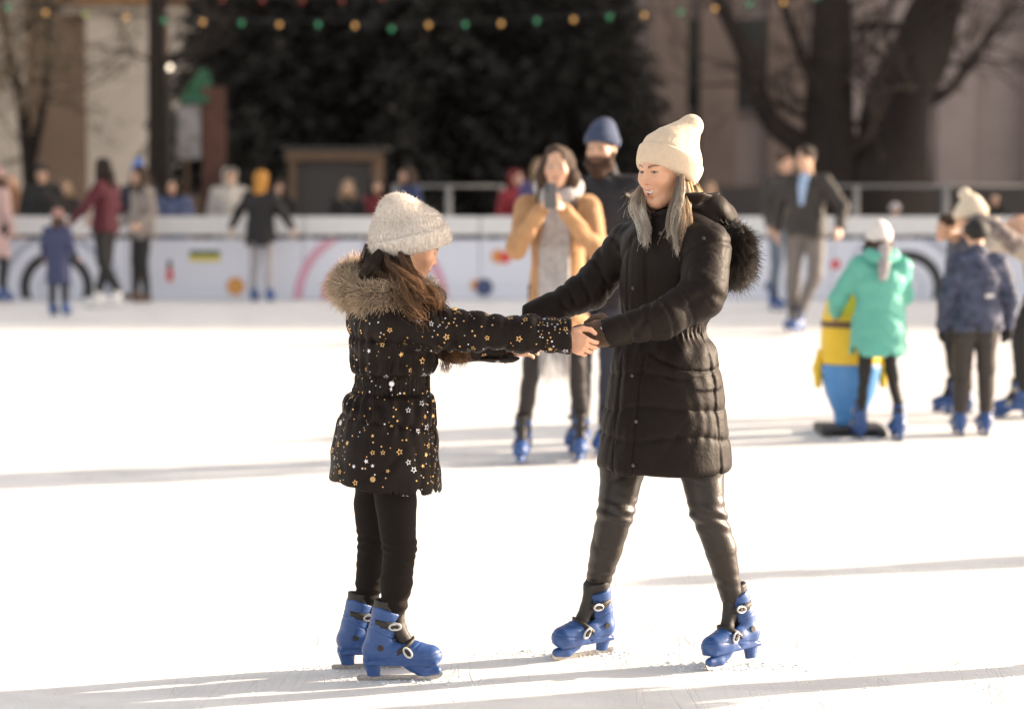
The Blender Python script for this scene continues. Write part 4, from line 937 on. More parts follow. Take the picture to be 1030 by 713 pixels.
def crowd_all():
    # --- the couple watching behind the woman
    Y = gy(463)
    def scarf(T, j, k, R):
        M = mat('grey_scarf_weave', (.40, .385, .39), .9, sheen=.3, vary=.35, vscale=30, bump=[(60, .5, .004, 0, (4, 4, .5))])
        nk = j['neck']; F = Field(nk-[.25, .30, .95], nk+[.25, .35, .2], .008); F.tube(spline([nk+[.07, .05, .02], nk+[.09, -.04, .05], nk+[0, -.10, .06], nk+[-.09, -.04, .05], nk+[-.06, .07, .0], nk+[.05, .10, -.02]], 16), [.045]*16, .02)
        for x in (-.028, .032): F.tube([nk+[x, .09, -.05], nk+[x*1.1, .17, -.30], nk+[x*1.1, .20, -.62], nk+[x*1.3, .205, -.80]], [.040, .048, .052, .052], .02, flat=((0, 1, 0), .36))
        F.disp(lambda P: .008*np.sin(P[:, 0]*120+3*noise3(P, 4, 1))*(P[:, 2] < nk[2]-.06)+.003*noise3(P, 20, 2), .02)
        sc = F.obj('scarf', M, T); bm = bmesh.new()
        for i in range(34): x = -.08+.165*i/33; cyl(bm, Vector(nk+[x, .205, -.80]), Vector(nk+[x+RNG.normal(0, .008), .205+RNG.normal(0, .008), -.98-.06*RNG.random()]), .005, .002, 5)
        bobj('fringe', bm, M, sc)
    def phone(T, j, k, R):
        pass
    Tw = crowd('woman in camel coat and long grey scarf filming with a phone', gx(561, Y), Y, -97, 1.66, dict(elL=(-.25, .20, 1.15), wrL=(-.065, .33, 1.40), elR=(.22, .20, 1.17), wrR=(.05, .33, 1.41), anL=(-.14, -.05, .09), anR=(.19, .10, .09), knL=(-.11, .02, .50), knR=(.14, .07, .5), head=(.0, .04, 1.64)),
          cmat('camel_wool', (.42, .24, .12), sheen=.4, rough=.9), .66, cmat('black_jeans', (.022, .017, .017)), .82, None, BRH, .34, topr=.94, extra=scarf, group='visitors skating on the ice', look=(0, 1, -.03), h=.0075, curl=.75)
    ph = None
    q = Matrix.Rotation(math.radians(-97-90), 3, 'Z'); pc = Vector((gx(561, Y), Y, 0))+q@Vector((-.005, .43, 1.475))
    bm = bmesh.new(); bx(bm, (0, 0, 0), (.068, .009, .138)); pt = thing('phone', 'dark smartphone held up by the woman in the camel coat', 'phone', pc, math.radians(-97-90))
    bobj('phone_case', bm, mat('phone_black', (.10, .10, .105), .3), pt, bevel=.003); bm = bmesh.new(); cyl(bm, (.018, .0045, .055), (.018, .008, .055), .009, seg=14); cyl(bm, (.018, .0045, .033), (.018, .008, .033), .009, seg=14); bobj('camera_lens', bm, mat('lens_glass', (.05, .06, .08), .1), pt)
    Y2 = gy(466)+.5
    crowd('tall bearded man in dark coat and slate blue beanie', gx(606, Y2), Y2, -108, 1.78, dict(elL=(-.27, -.02, 1.13), wrL=(-.25, .1, .92), anL=(-.06, .10, .09), knL=(-.07, .06, .5), knR=(.12, .02, .5), anR=(.13, .0, .09)), cmat('black_navy_wool', (.010, .011, .018)), .72, cmat('dark_denim', (.035, .042, .065)), 1.,
          (mat('slate_blue_knit', (.035, .052, .105), .9, sheen=.3, bump=[(200, .4, .002)]), 'slouch'), mat('reddish_beard_hair', (.040, .017, .009), .9), 0, extra=lambda T, j, k, R: beard_(T, j, k, R), group='visitors skating on the ice', h=.0075, beard=(.05, .02, .01), look=(.1, 1, -.12), smile=0)
    # --- skaters on the left, by the boards
    Yc = gy(318); crowd('small child in long navy snowsuit and pinkish hat', gx(59, Yc), Yc, 80, 1.08, dict(wrL=(-.28, .05, .92), wrR=(.34, .05, .95)), cmat('navy_snowsuit', (.045, .055, .13)), .42, BLK, 1.1, (cmat('dusty_pink_knit', (.32, .18, .16)), 'slouch'), BRH, .1, group='visitors skating on the ice', topr=1.15)
    Yc = gy(311); WS = mat('white_boot', (.75, .74, .74), .5); wb = skate_meshes()['boot'].copy(); wb.materials.clear(); wb.materials.append(WS)
    crowd('long-haired woman in maroon and black jacket and white skates', gx(106, Yc), Yc, 160, 1.66, dict(wrL=(-.30, .30, .98), elL=(-.28, .1, 1.16), wrR=(.24, .28, 1.0), anR=(.12, .16, .09), anL=(-.10, -.22, .13), knL=(-.1, -.02, .5)), cmat('maroon_sleeve_jacket', (.085, .006, .016)), .84, BLK, 1., None, DKH, .26, skates=wb, group='visitors skating on the ice')
    Yc = gy(303.2); crowd('brown-haired skater in grey-beige jacket and black trousers', gx(143, Yc), Yc, 215, 1.66, dict(wrL=(-.35, .2, 1.0), wrR=(.38, .15, .98), anR=(.18, .0, .12), anL=(-.13, .0, .09)), cmat('grey_beige_wool', (.27, .23, .21)), .80, BLK, .95, None, BRH, .14, skates=False, shoe=mat('brown_shoe', (.12, .07, .05), .6), group='visitors skating on the ice')
    Yc = gy(303.4); crowd('skater with ochre hood, black coat and spread arms in pale trousers', gx(263, Yc), Yc, 75, 1.50, dict(elL=(-.34, .0, 1.18), wrL=(-.46, .02, .98), elR=(.34, .0, 1.16), wrR=(.46, .03, .96)), BLK, .70, cmat('pale_grey_cloth', (.40, .38, .40)), 1.05, None, DKH, 0, hood=(cmat('ochre_hood', (.50, .23, .04)), 'up'), group='visitors skating on the ice', topr=1.15)
    Yc = gy(304); crowd('person in pale pink coat cut by the left edge of the photo', gx(-3, Yc), Yc, 60, 1.55, {}, cmat('pale_pink_coat', (.55, .38, .36)), .5, BLK, 1., (cmat('rose_knit', (.45, .25, .25)), 'slouch'), BRH, .1, group='visitors skating on the ice')
    # --- the right: two men, the child in green, the child in navy, the bending adult
    Yc = gy(336); B2 = mat('light_blue_shirt', (.30, .42, .62), .8)
    def shirt(T, j, k, R):
        F = Field(j['neck']-[.15, .05, .35], j['neck']+[.15, .25, .1], .01); F.tube([j['neck']+[0, .085, -.02], j['neck']+[0, .135, -.12], j['neck']+[0, .160, -.27]], [.050, .042, .026], .02, flat=((0, 1, 0), .6)); F.obj('shirt', B2, T)
    crowd('man in open black jacket over light blue shirt with grey trousers', gx(810, Yc), Yc, -116, 1.76, dict(wrR=(.30, .0, .93), elR=(.29, -.05, 1.16), elL=(-.36, -.04, 1.16), wrL=(-.40, .16, .96), anL=(.04, .05, .09), anR=(.16, -.1, .09)), cmat('charcoal_jacket', (.030, .026, .025)), .86, cmat('grey_trousers', (.15, .135, .13)), 1.05, None, DKH, 0, extra=shirt, group='visitors skating on the ice', topr=1.06, look=(.3, 1, -.1), h=.009)
    Yc = gy(312); crowd('person in dark jacket half hidden behind the man in the blue shirt', gx(787, Yc), Yc, -60, 1.74, {}, DGRY, .84, cmat('blue_grey_jeans', (.12, .15, .20)), 1., None, BRH, 0, group='visitors skating on the ice')
    Yc = gy(442); HG = mat('white_knit', (.62, .60, .60), .9, sheen=.3, bump=[(150, .5, .003)])
    def sc2(T, j, k, R):
        F = Field(j['neck']-[.12, .22, .2], j['neck']+[.12, .05, .1], .007); F.tube([j['neck']+[0, -.10, .06], j['neck']+[-.01, -.125, -.03], j['neck']+[-.02, -.13, -.10]], [.04, .038, .03], .01, flat=((0, 1, 0), .5)); F.disp(lambda P: .004*noise3(P, 30, 1), .01); F.obj('scarf_end', mat('grey_white_scarf', (.40, .38, .40), .9, vary=.5, vscale=25), T)
    crowd('child in mint green parka and white knit hat seen from behind', gx(884, Yc), Yc, 98, 1.20, dict(elL=(-.33, .12, 1.12), wrL=(-.30, .32, .98), elR=(.26, .12, 1.14), wrR=(.16, .34, 1.05), anR=(.17, -.10, .09), knR=(.12, .0, .5), anL=(-.13, .06, .09)), cmat('mint_green_shell', (.105, .40, .33), rough=.6, vary=.1), .62, cmat('black_leggings', (.013, .011, .011)), .80, (HG, 'slouch'), BRH, .03, group='visitors skating on the ice', hood=(cmat('mint_green_shell', ()), 'down'), topr=1.28, armr=1.05, h=.0065, extra=sc2)
    skating_aid(gx(856, Yc+.35), Yc+.35)
    Yc = gy(438); CAM = mat('navy_camouflage_print', (.010, .013, .036), .75, vary=1, vscale=20, col2=(.07, .085, .15), bump=[(12, .5, .01, 1.2)])
    def patch(T, j, k, R):
        p = j['pelvis']+[.03, -.165, .12]; bm = bmesh.new(); bx(bm, p, (.05, .012, .022)); bobj('reflective_patch', bm, mat('reflective_grey', (.6, .6, .6), .4), T, bevel=.002)
    crowd('child in navy patterned snow jacket and black hat seen from behind', gx(982, Yc), Yc, 96, 1.22, dict(wrL=(-.30, .02, .84), wrR=(.30, .02, .84), elL=(-.28, -.06, 1.1), elR=(.28, -.06, 1.1), anL=(-.13, -.02, .09), anR=(.11, .02, .09)), CAM, .80, cmat('charcoal_snow_trousers', (.040, .032, .030)), 1.22, (cmat('black_knit', (.010, .009, .010)), 'round'), DKH, 0, group='visitors skating on the ice', topr=1.22, h=.0065, gloves=BLK, extra=patch)
    Yc = gy(425); crowd('brown-haired child mostly hidden behind the child in the navy patterned jacket', gx(966, Yc+.6), Yc+.6, 195, 1.28, dict(head=(.0, .15, 1.58)), cmat('slate_fleece', (.06, .07, .10)), .8, BLK, 1., None, BRH, 0, group='visitors skating on the ice', h=.009)
    PL = mat('plaid_shawl', (.30, .26, .24), .9, vary=1, vscale=30, col2=(.05, .035, .05))
    def shawl(T, j, k, R):
        n = j['neck']; F = Field(n-[.35, .35, .35], n+[.35, .3, .2], .01); F.tube(spline([n+[-.10, .08, .04], n+[-.20, -.03, .0], n+[-.12, -.18, -.10], n+[.06, -.22, -.14], n+[.18, -.12, -.06], n+[.12, .05, .03]], 14), [.06]*14, .02); F.disp(lambda P: .01*noise3(P, 14, 1), .03); F.obj('shawl', PL, T)
    Yc = gy(420); crowd('adult in pale beige jacket bending forward at the right edge of the photo', gx(1058, Yc), Yc, 168, 1.68, dict(neck=(0, .42, 1.20), head=(0, .55, 1.27), shL=(-.17, .38, 1.15), shR=(.17, .38, 1.15), elL=(-.24, .46, .98), wrL=(-.15, .56, .76), elR=(.22, .42, .96), wrR=(.2, .52, .74), pelvis=(0, 0, .95), anL=(-.12, .18, .09), anR=(.12, -.22, .12), knL=(-.11, .20, .5), knR=(.11, .0, .5)),
          cmat('pale_beige_shell', (.48, .42, .36)), .84, BLK, 1.05, (mat('cream_pompom_knit', (.60, .52, .42), .9, sheen=.3), 'pom'), DKH, 0, look=(-.1, 1, -.45), extra=shawl, group='visitors skating on the ice', h=.0085, topr=1.12)
    # --- spectators behind the boards
    g = 'spectators standing behind the boards'
    def sp(label, px, Y, head_y, face, top, hat=None, hair=BRH, hl=0., **k):
        zt = W(px, head_y, Y)[2]; crowd(label, gx(px, Y), Y, face, k.pop('H', None) or max(1.1, min(1.9, (zt)*1.0)), k.pop('J', {}), top, k.pop('hem', .75), BLK, 1., hat, hair, hl, skates=False, group=g, h=.011, **k)
    sp('broad spectator in black jacket and dark cap at the far left', 44, 31.5, 166, -80, BLK, (BLK, 'round'), DKH, topr=1.25)
    sp('spectator with copper hair beside the far left one in black', 12, 32.0, 176, -60, cmat('rust_coat', (.22, .11, .06)), None, mat('copper_hair', (.30, .13, .05), .5), .12)
    sp('spectator in dark brown coat just left of the maroon jacket', 68, 32.6, 182, -100, cmat('dark_brown_coat', (.05, .035, .028)), None, BLH, .05)
    sp('spectator in bright blue bobble hat and navy coat', 141, 31.4, 166, -90, NAVY, (cmat('bright_blue_knit', (.03, .17, .60)), 'pom'), BRH, .1)
    sp('spectator in navy patterned jacket leaning over the boards', 178, 31.0, 180, -100, mat('navy_white_print', (.02, .03, .09), .8, vary=1, vscale=14, col2=(.14, .17, .30)), None, DKH, .05, topr=1.2, lean=(0, .1))
    sp('spectator in white fluffy hooded jacket', 232, 31.2, 169, -75, mat('white_fluffy_pile', (.58, .54, .50), .95, sheen=.5, vary=.3, vscale=25, bump=[(60, .9, .02)]), None, DKH, 0., hood=(mat('white_fluffy_pile'), 'up'), topr=1.25)
    sp('spectator in black coat next to the ochre hood', 284, 31.6, 181, -120, BLK, None, DKH, .05)
    sp('fair-haired spectator in black behind the girl', 350, 31.5, 181, -90, BLK, None, BLH, .1)
    sp('spectator in crimson jacket behind the girl', 379, 32.2, 180, -80, cmat('crimson_jacket', (.20, .02, .03)), None, DKH, .05)
    sp('spectator in navy blue coat turned sideways behind the girl', 411, 31.4, 168, -150, cmat('navy_blue_coat', (.03, .05, .14)), None, BRH, .03)
    sp('spectator in red hooded jacket left of the filming woman', 519, 31.8, 172, -60, cmat('red_hooded_shell', (.32, .03, .04)), None, DKH, 0, hood=(cmat('red_hooded_shell', ()), 'up'))
    sp('light-haired spectator in purple jacket right behind the filming woman', 543, 31.2, 160, -90, cmat('purple_jacket', (.10, .08, .22)), None, BLH, .12)
    sp('fair-haired spectator in grey jacket seen past the black fur hood', 713, 31.6, 183, -90, cmat('mid_grey_jacket', (.14, .13, .14)), None, BLH, .05)
    sp('low spectator in white cap just above the boards', 899, 31.0, 206, -90, cmat('lilac_grey_jacket', (.32, .28, .32)), (cmat('white_cap_cloth', (.6, .56, .56)), 'round'), BRH, 0)
    sp('spectator in green jacket at the far right behind the boards', 985, 32.0, 203, -80, cmat('emerald_jacket', (.02, .20, .10)), None, DKH, 0)
    sp('dark-haired spectator at the far right behind the boards', 999, 31.4, 194, -100, BLK, None, DKH, .02)
    # --- skaters just outside the right edge whose long shadows cross the ice
    crowd('skater in dark coat outside the right edge whose shadow crosses the foreground', 2.60, 8.06, 100, 1.74, dict(anL=(-.08, 0, .09), anR=(.08, 0, .09)), BLK, .6, BLK, 1., (DGRY, 'round'), DKH, 0, group='visitors skating on the ice', h=.012, topr=1.15)
    crowd('skater in grey coat outside the right edge', 6.0, 11.3, 100, 1.70, dict(anL=(-.06, 0, .09), anR=(.06, 0, .09)), DGRY, .75, BLK, 1., (BLK, 'round'), DKH, 0, group='visitors skating on the ice', h=.012)
def beard_(T, j, k, R):
    hc = j['head']; L = lambda *v: hc+R@(np.array(v)*k); F = Field(hc-[.14, .14, .24], hc+[.14, .17, .04], .006); F.tube([L(-.064, .01, -.03), L(-.052, .045, -.085), L(0, .078, -.115), L(.052, .045, -.085), L(.064, .01, -.03)], [.018, .032, .040, .032, .018], .02)
    F.ell(L(0, .062, -.125), (.045, .035, .045), .02, R); F.cone(L(-.026, .090, -.052), L(.026, .090, -.052), .008, .008, .01); F.disp(lambda P: .003*crease(P, 60, 2, .4, (1.5, 1.5, .4)), .01); F.obj('beard', MATS['reddish_beard_hair'], T)
def skating_aid(x, y):
    """plastic push-along figure learners lean on: yellow over blue, on a black sled"""
    T = thing('skating_aid', 'yellow and blue plastic skating aid pushed by the child in green', 'skating aid', (x, y, 0))
    YL = mat('yellow_plastic', (.75, .50, .02), .4, vary=.1); BL = mat('sky_blue_plastic', (.07, .25, .58), .4, vary=.1); BK = mat('black_plastic', (.02, .02, .022), .5)
    F = Field((-.26, -.22, .30), (.26, .22, .92), .007); F.loft([.42, .55, .72, .82, .88], 0, 0, [.18, .185, .175, .15, .09], [.15, .155, .15, .13, .08], math.pi/2, 2.2, cap=.03); F.cut((0, 0, .425), (0, 0, -1)); F.obj('upper_body', YL, T)
    F = Field((-.26, -.22, .02), (.26, .22, .50), .007); F.loft([.05, .12, .25, .38, .432], 0, 0, [.09, .10, .155, .182, .186], [.09, .10, .13, .15, .156], math.pi/2, 2.2, cap=.02); F.obj('lower_body', BL, T)
    F = Field((-.26, -.24, .60), (.26, .24, .74), .006); F.loft([.655, .665, .685, .695], 0, 0, .184, .162, math.pi/2, 2.2, cap=.008); F.obj('band', mat('dark_band', (.10, .05, .03), .5), T)
    for q in (-1, 1):
        F = Field((q*.21-.09, -.1, .24), (q*.21+.09, .1, .56), .006); F.tube([(q*.185, 0, .50), (q*.200, 0, .40), (q*.20, -.02, .30)], [.022, .030, .022], .02); F.obj('side_fin', YL, T)
        F = Field((q*.12-.06, -.40, .74), (q*.12+.06, 0, .92), .006); F.tube([(q*.12, -.10, .80), (q*.12, -.20, .84), (q*.12, -.26, .84)], [.016]*3, .01); F.obj('handle', BK, T)
    F = Field((-.32, -.32, 0), (.32, .32, .10), .007); F.box((0, 0, .035), (.20, .20, .018), .012); F.box((-.17, 0, .018), (.03, .24, .017), .01, .01); F.box((.17, 0, .018), (.03, .24, .017), .01, .01); F.obj('sled_base', BK, T)
# ================================================================ the place
YB = gy(301)
def quad(name, x0, x1, y0, y1, z, m):
    me = bpy.data.meshes.new(name); me.from_pydata([(x0, y0, z), (x1, y0, z), (x1, y1, z), (x0, y1, z)], [], [(0, 1, 2, 3)]); o = link(name, me, m); o['kind'] = 'structure'; return o
def ice_mat():
    m = bpy.data.materials.new('skated_ice'); m.use_nodes = True; N = m.node_tree.nodes; L = m.node_tree.links; p = N['Principled BSDF']; tc = N.new('ShaderNodeTexCoord')
    def noise(sc, det=5, dist=0, scale=(1, 1, 1), rot=0):
        mp = N.new('ShaderNodeMapping'); mp.inputs['Scale'].default_value = scale; mp.inputs['Rotation'].default_value = (0, 0, rot); n = N.new('ShaderNodeTexNoise'); n.inputs['Scale'].default_value = sc; n.inputs['Detail'].default_value = det; n.inputs['Distortion'].default_value = dist
        L.new(tc.outputs['Object'], mp.inputs[0]); L.new(mp.outputs[0], n.inputs['Vector']); return n.outputs['Fac']
    def ramp(v, a, b, c0, c1):
        r = N.new('ShaderNodeMapRange'); r.inputs['From Min'].default_value = a; r.inputs['From Max'].default_value = b; r.inputs['To Min'].default_value = c0; r.inputs['To Max'].default_value = c1; L.new(v, r.inputs[0]); return r.outputs[0]
    def mth(op, a, b):
        q = N.new('ShaderNodeMath'); q.operation = op
        for i, v in enumerate((a, b)):
            if isinstance(v, (int, float)): q.inputs[i].default_value = v
            else: L.new(v, q.inputs[i])
        return q.outputs[0]
    def scratch(sc, rot, dist, w):
        f = noise(sc, 1.5, dist, (1, .04, 1), rot); d = mth('ABSOLUTE', mth('SUBTRACT', f, .5), 0); return ramp(d, 0, w, 1, 0)
    s = mth('MAXIMUM', mth('MAXIMUM', scratch(5, 1.35, .15, .0022), scratch(8, 1.75, .12, .003)), mth('MAXIMUM', scratch(6, 1.1, .2, .0022), scratch(9, .6, .15, .002))); msk = ramp(noise(1.6, 5), .45, .66, .04, 1); s = mth('MULTIPLY', s, msk)
    blot = ramp(noise(2.2, 6, .5, (1, 1.6, 1)), .35, .7, 0, 1)
    c = N.new('ShaderNodeMix'); c.data_type = 'RGBA'; c.inputs[6].default_value = (.75, .745, .745, 1); c.inputs[7].default_value = (.62, .615, .625, 1); L.new(blot, c.inputs[0])
    c2 = N.new('ShaderNodeMix'); c2.data_type = 'RGBA'; L.new(c.outputs[2], c2.inputs[6]); c2.inputs[7].default_value = (.42, .42, .45, 1); L.new(mth('MULTIPLY', s, .5), c2.inputs[0]); L.new(c2.outputs[2], p.inputs['Base Color'])
    L.new(ramp(noise(3, 6), .3, .7, .38, .75), p.inputs['Roughness']); p.inputs['Specular IOR Level'].default_value = .35
    h = mth('ADD', mth('ADD', mth('MULTIPLY', noise(14, 6), 1.0), mth('MULTIPLY', noise(70, 5), .6)), mth('MULTIPLY', s, -1.2)); b = N.new('ShaderNodeBump'); b.inputs['Strength'].default_value = .55; b.inputs['Distance'].default_value = .004; L.new(h, b.inputs['Height']); L.new(b.outputs[0], p.inputs['Normal'])
    return m
def setting():
    quad('ground', -400, 400, -60, 900, -.02, mat('trodden_snow_paving', (.30, .29, .30), .8, vary=.4, vscale=.8, bump=[(3, .5, .02)]))
    quad('ice', -26, 26, -16, YB-.01, 0, ice_mat())
    # shaved ice crumbs
    r = np.random.default_rng(1); V, Q = [], []
    def crumb(x, y, s):
        b = len(V); 
        for dx, dy, dz in ((-1, -1, 0), (1, -1, 0), (1, 1, 0), (-1, 1, 0), (r.normal()*.4, r.normal()*.4, .9)): V.append((x+dx*s*r.uniform(.6, 1.2), y+dy*s*r.uniform(.6, 1.2), .0005+dz*s))
        Q.extend([(b, b+1, b+4), (b+1, b+2, b+4), (b+2, b+3, b+4), (b+3, b, b+4)])
    for _ in range(5200):
        t = r.random(); y = 6.4+8*t**1.5; crumb(r.uniform(-.24, .24)*y, y, abs(r.normal(0, .0016))+.0012)
    for (px, py, Yd, n, sx) in ((728, 671, 7.80, 260, .12), (575, 662, 8.0, 260, .12), (400, 689, 7.58, 160, .13), (350, 680, 7.77, 90, .1)):
        c = W(px, py, Yd)
        for _ in range(n): crumb(c[0]+r.normal(0, sx), Yd+r.normal(0, .035), abs(r.normal(0, .003))+.0015)
    for _ in range(26):   # ridges scraped up by blades
        x0, y0 = r.uniform(-2, 2), r.uniform(7, 13); a = r.uniform(-.5, .9); L = r.uniform(.15, .6)
        for k in range(int(L*90)): t = k/(L*90); crumb(x0+math.cos(a)*L*t+r.normal(0, .006), y0+math.sin(a)*L*t+.1*t*t+r.normal(0, .006), abs(r.normal(0, .002))+.0012)
    tag(link('shaved_ice', mesh_np('shaved_ice', V, np.array(Q), False), M_SNOW), 'white shaved ice crumbs scattered round the skates on the rink', 'shaved ice', kind='stuff')
    boards(); building(); trees(); lights(); stalls()
def ring_mesh(cx, cz, r0, r1, y, zlo, zhi, th=.004, a0=0, a1=math.pi*2, n=72):
    """flat printed ring clipped to a panel"""
    bm = bmesh.new(); ps = []
    for i in range(n+1):
        t = a0+(a1-a0)*i/n; ps.append([bm.verts.new((cx+r*math.cos(t), y, cz+r*math.sin(t))) for r in (r0, r1)])
    for i in range(n): bm.faces.new((ps[i][0], ps[i+1][0], ps[i+1][1], ps[i][1]))
    for z, nn in ((zlo, (0, 0, -1)), (zhi, (0, 0, 1))): bmesh.ops.bisect_plane(bm, geom=list(bm.verts)+list(bm.edges)+list(bm.faces), plane_co=(0, y, z), plane_no=nn, clear_outer=True)
    return bm
def boards():
    T = thing('rink_boards', 'long low white rink boards with printed circles and sponsor marks along the far side', 'boards', (0, YB, 0)); WH = mat('board_white', (.68, .70, .80), .38, vary=.08, vscale=1.5, bump=[(2, .2, .01)]); CAP = mat('board_cap_white', (.70, .70, .71), .4, vary=.1)
    zt, zg, zc = W(515, 218, YB)[2], W(515, 241, YB)[2], W(515, 236.5, YB)[2]
    kk = mat('kick_grey', (.64, .67, .77), .5)
    for i in range(-9, 9):
        x0 = i*2.2-.4; bm = bmesh.new(); bx(bm, (x0+1.1, .03, (zg+.16)/2), (2.19, .05, zg-.16)); p = bobj('board_panel', bm, WH, T, bevel=.006)
        bm = bmesh.new(); bx(bm, (x0+1.1, .03, .08), (2.19, .052, .155)); bobj('kick_plate', bm, kk, p)
        bm = bmesh.new(); bx(bm, (x0+.06, .10, zt/2), (.06, .06, zt-.02)); bobj('post', bm, mat('galvanised', (.35, .35, .37), .5, .6), T)
        bm = bmesh.new(); bx(bm, (x0+1.1, .06, (zt+zc)/2), (2.19, .14, zt-zc)); bobj('cap_rail', bm, CAP, T, bevel=.02)
    y = -.002; P = lambda px, py: (gx(px, YB), W(px, py, YB)[2]); u = YB/FPX
    def ring(px, py, r0, r1, m, zl=.01, zh=zg-.01, dy=0):
        x, z = P(px, py)
        for a0, a1 in ((-math.pi/2, math.pi/2), (math.pi/2, math.pi*1.5)) if z+r1*u > zh else ((0, math.pi*2),): bobj('printed_ring' if r0 else 'printed_dot', ring_mesh(x, z, r0*u, r1*u, y-dy, zl, zh, a0=a0, a1=a1), m, T)
    GR = mat('print_grey', (.30, .33, .42), .5); LG = mat('print_pale_grey', (.42, .45, .56), .5); BKp = mat('print_black', (.02, .02, .025), .5); PK = mat('print_pink', (.60, .32, .42), .5); RD = mat('print_red', (.50, .12, .17), .5); OR = mat('print_orange', (.62, .26, .07), .5); NV = mat('print_navy', (.05, .07, .16), .5); GN = mat('print_dark_green', (.05, .11, .07), .5); YE = mat('print_yellow', (.60, .50, .08), .5); RE = mat('print_scarlet', (.60, .06, .05), .5)
    for cx in (57, 912): ring(cx, 289, 27, 37, BKp); ring(cx, 290, 50, 55, GR); ring(cx, 290, 60, 64, LG); ring(cx, 289, 15, 17, LG)
    ring(373, 304, 69, 78, PK); ring(373, 304, 40, 50, RD); ring(373, 304, 22, 25, PK); ring(237, 288, 0, 9, OR); ring(237, 288, 3, 4, YE, dy=.002); ring(501, 258, 0, 7, OR); ring(508, 259, 0, 6, RE, dy=.002); ring(479, 287, 0, 6, OR); ring(487, 289, 0, 9, NV, dy=.002); ring(840, 266, 0, 5, RE); ring(775, 288, 0, 6, NV)
    for (x0, x1, y0, y1, m) in ((191, 222, 252, 257, GN), (191, 222, 257.3, 263, YE), (136, 142, 272, 282, RE), (137, 141, 264, 271.5, NV), (168, 174, 270, 283, RE), (169, 173, 262, 269.5, BKp), (366, 372, 243, 258, GR), (610, 640, 262, 268, NV)):
        (a, b), (c, d) = P(x0, y1), P(x1, y0); bm = bmesh.new(); bx(bm, ((a+c)/2, y, (b+d)/2), (c-a, .004, d-b)); bobj('printed_mark', bm, m, T)
def wallbox(name, c, s, m, par, bev=0): bm = bmesh.new(); bx(bm, c, s); return bobj(name, bm, m, par, bevel=bev)
def building():
    ST = lambda n, c, v=.25: mat(n, c, .85, vary=v, vscale=.6, bump=[(4, .5, .02), (25, .3, .005)])
    T = thing('building', 'large mauve-grey stone building behind the bare tree at the right', 'building', (14, 60, 0)); m = ST('mauve_stone', (.47, .375, .345)); x0 = W(640, 0, 60)[0]-14
    wallbox('wall', (65+x0, 6, 16.5), (130, 12, 33), m, T)  # unseen extra height and length added to shade the boards and far ice
    m2 = ST('warm_brown_stone', (.27, .195, .16)); 
    for i, px in enumerate((672, 722, 790, 850, 960, 1050)): wallbox('pilaster', (W(px, 0, 60)[0]-14, -.22, 7), (.9, .42, 13.9), m2 if i < 3 else m, T, .03)
    pl = ST('grey_plinth', (.10, .085, .08)); wallbox('plinth', (65+x0, -.35, .6), (130.1, .65, 1.2), pl, T, .03)
    fr = ST('window_frame_stone', (.19, .16, .15)); gl = mat('dark_glass', (.02, .022, .026), .12)
    for px in (697, 756):
        for zc in (4.2, 8.8):
            w = wallbox('window', (W(px, 0, 60)[0]-14, -.05, zc), (1.0, .14, 2.2), gl if px < 880 else mat('bright_blind', (.30, .28, .27), .6), T); wallbox('frame', (W(px, 0, 60)[0]-14, -.10, zc-1.17), (1.3, .24, .12), fr, w)
    T = thing('building', 'tan building with tall pale pilasters and ochre cornice coloured as if sunlit at the left', 'building', (-9, 62, 0)); m = ST('tan_render', (.32, .215, .15)); pale = ST('pale_plaster', (.80, .67, .55)); oc = ST('sunlit_ochre_plaster', (.52, .27, .12))
    X = lambda px: W(px, 0, 61)[0]+9
    wallbox('wall', ((X(-460)+X(235))/2, 4, 6), (X(235)-X(-460), 8, 12), m, T)
    for a, b in ((82, 146), (166, 204), (-40, 20), (-160, -100), (-290, -230), (-420, -360)): wallbox('pilaster', ((X(a)+X(b))/2, -.25, 3), (X(b)-X(a), .5, 6), pale, T, .04); wallbox('capital', ((X(a)+X(b))/2, -.28, 3+3.06), (X(b)-X(a)+.15, .58, .1), oc, T, .02)
    zc = W(0, 14, 61)[2]; wallbox('cornice', ((X(55)+X(215))/2, -.35, zc+.55), (X(215)-X(55), .9, .62), oc, T, .05); wallbox('frieze', ((X(55)+X(215))/2, -.30, zc+.12), (X(215)-X(55)-.1, .7, .2), pale, T, .03)  # cornice ochre stands in for sunlight on the eaves
    for px in (155,): wallbox('doorway', (X(px), -.02, 1.6), (.5, .1, 3.2), gl, T)
    # long dark hall closing the view behind the spruces
    T = thing('building', 'long dark brown building standing behind the black-green spruces', 'building', (0, 66, 0)); wallbox('wall', (-1, 3, 5.5), (16, 6, 11), ST('dark_brown_render', (.05, .042, .036)), T); wallbox('roof', (-1, 3, 11.2), (16.8, 7, .4), ST('slate_roof', (.04, .04, .045)), T)
def tubes(name, segs, m, par=None, n=8):
    """segs: list of (pts, radii)"""
    V, F = [], []
    for pts, rad in segs:
        P = spline(pts, max(4, len(pts)*3)); R = np.interp(np.linspace(0, 1, len(P)), np.linspace(0, 1, len(rad)), rad); T = np.gradient(P, axis=0); T /= np.linalg.norm(T, axis=1)[:, None]+1e-9; A = np.cross(T, [.2, 1, .1]); A /= np.linalg.norm(A, axis=1)[:, None]+1e-9; B = np.cross(T, A); b = len(V)
        for i in range(len(P)):
            for k in range(n): t = 6.2832*k/n; rr = R[i]*(1+.12*math.sin(3*t+i)); V.append(P[i]+rr*(math.cos(t)*A[i]+math.sin(t)*B[i]))
        for i in range(len(P)-1):
            for k in range(n): q = (k+1) % n; F.append((b+i*n+k, b+i*n+q, b+(i+1)*n+q, b+(i+1)*n+k))
    return link(name, mesh_np(name, V, np.array(F)), m, par)
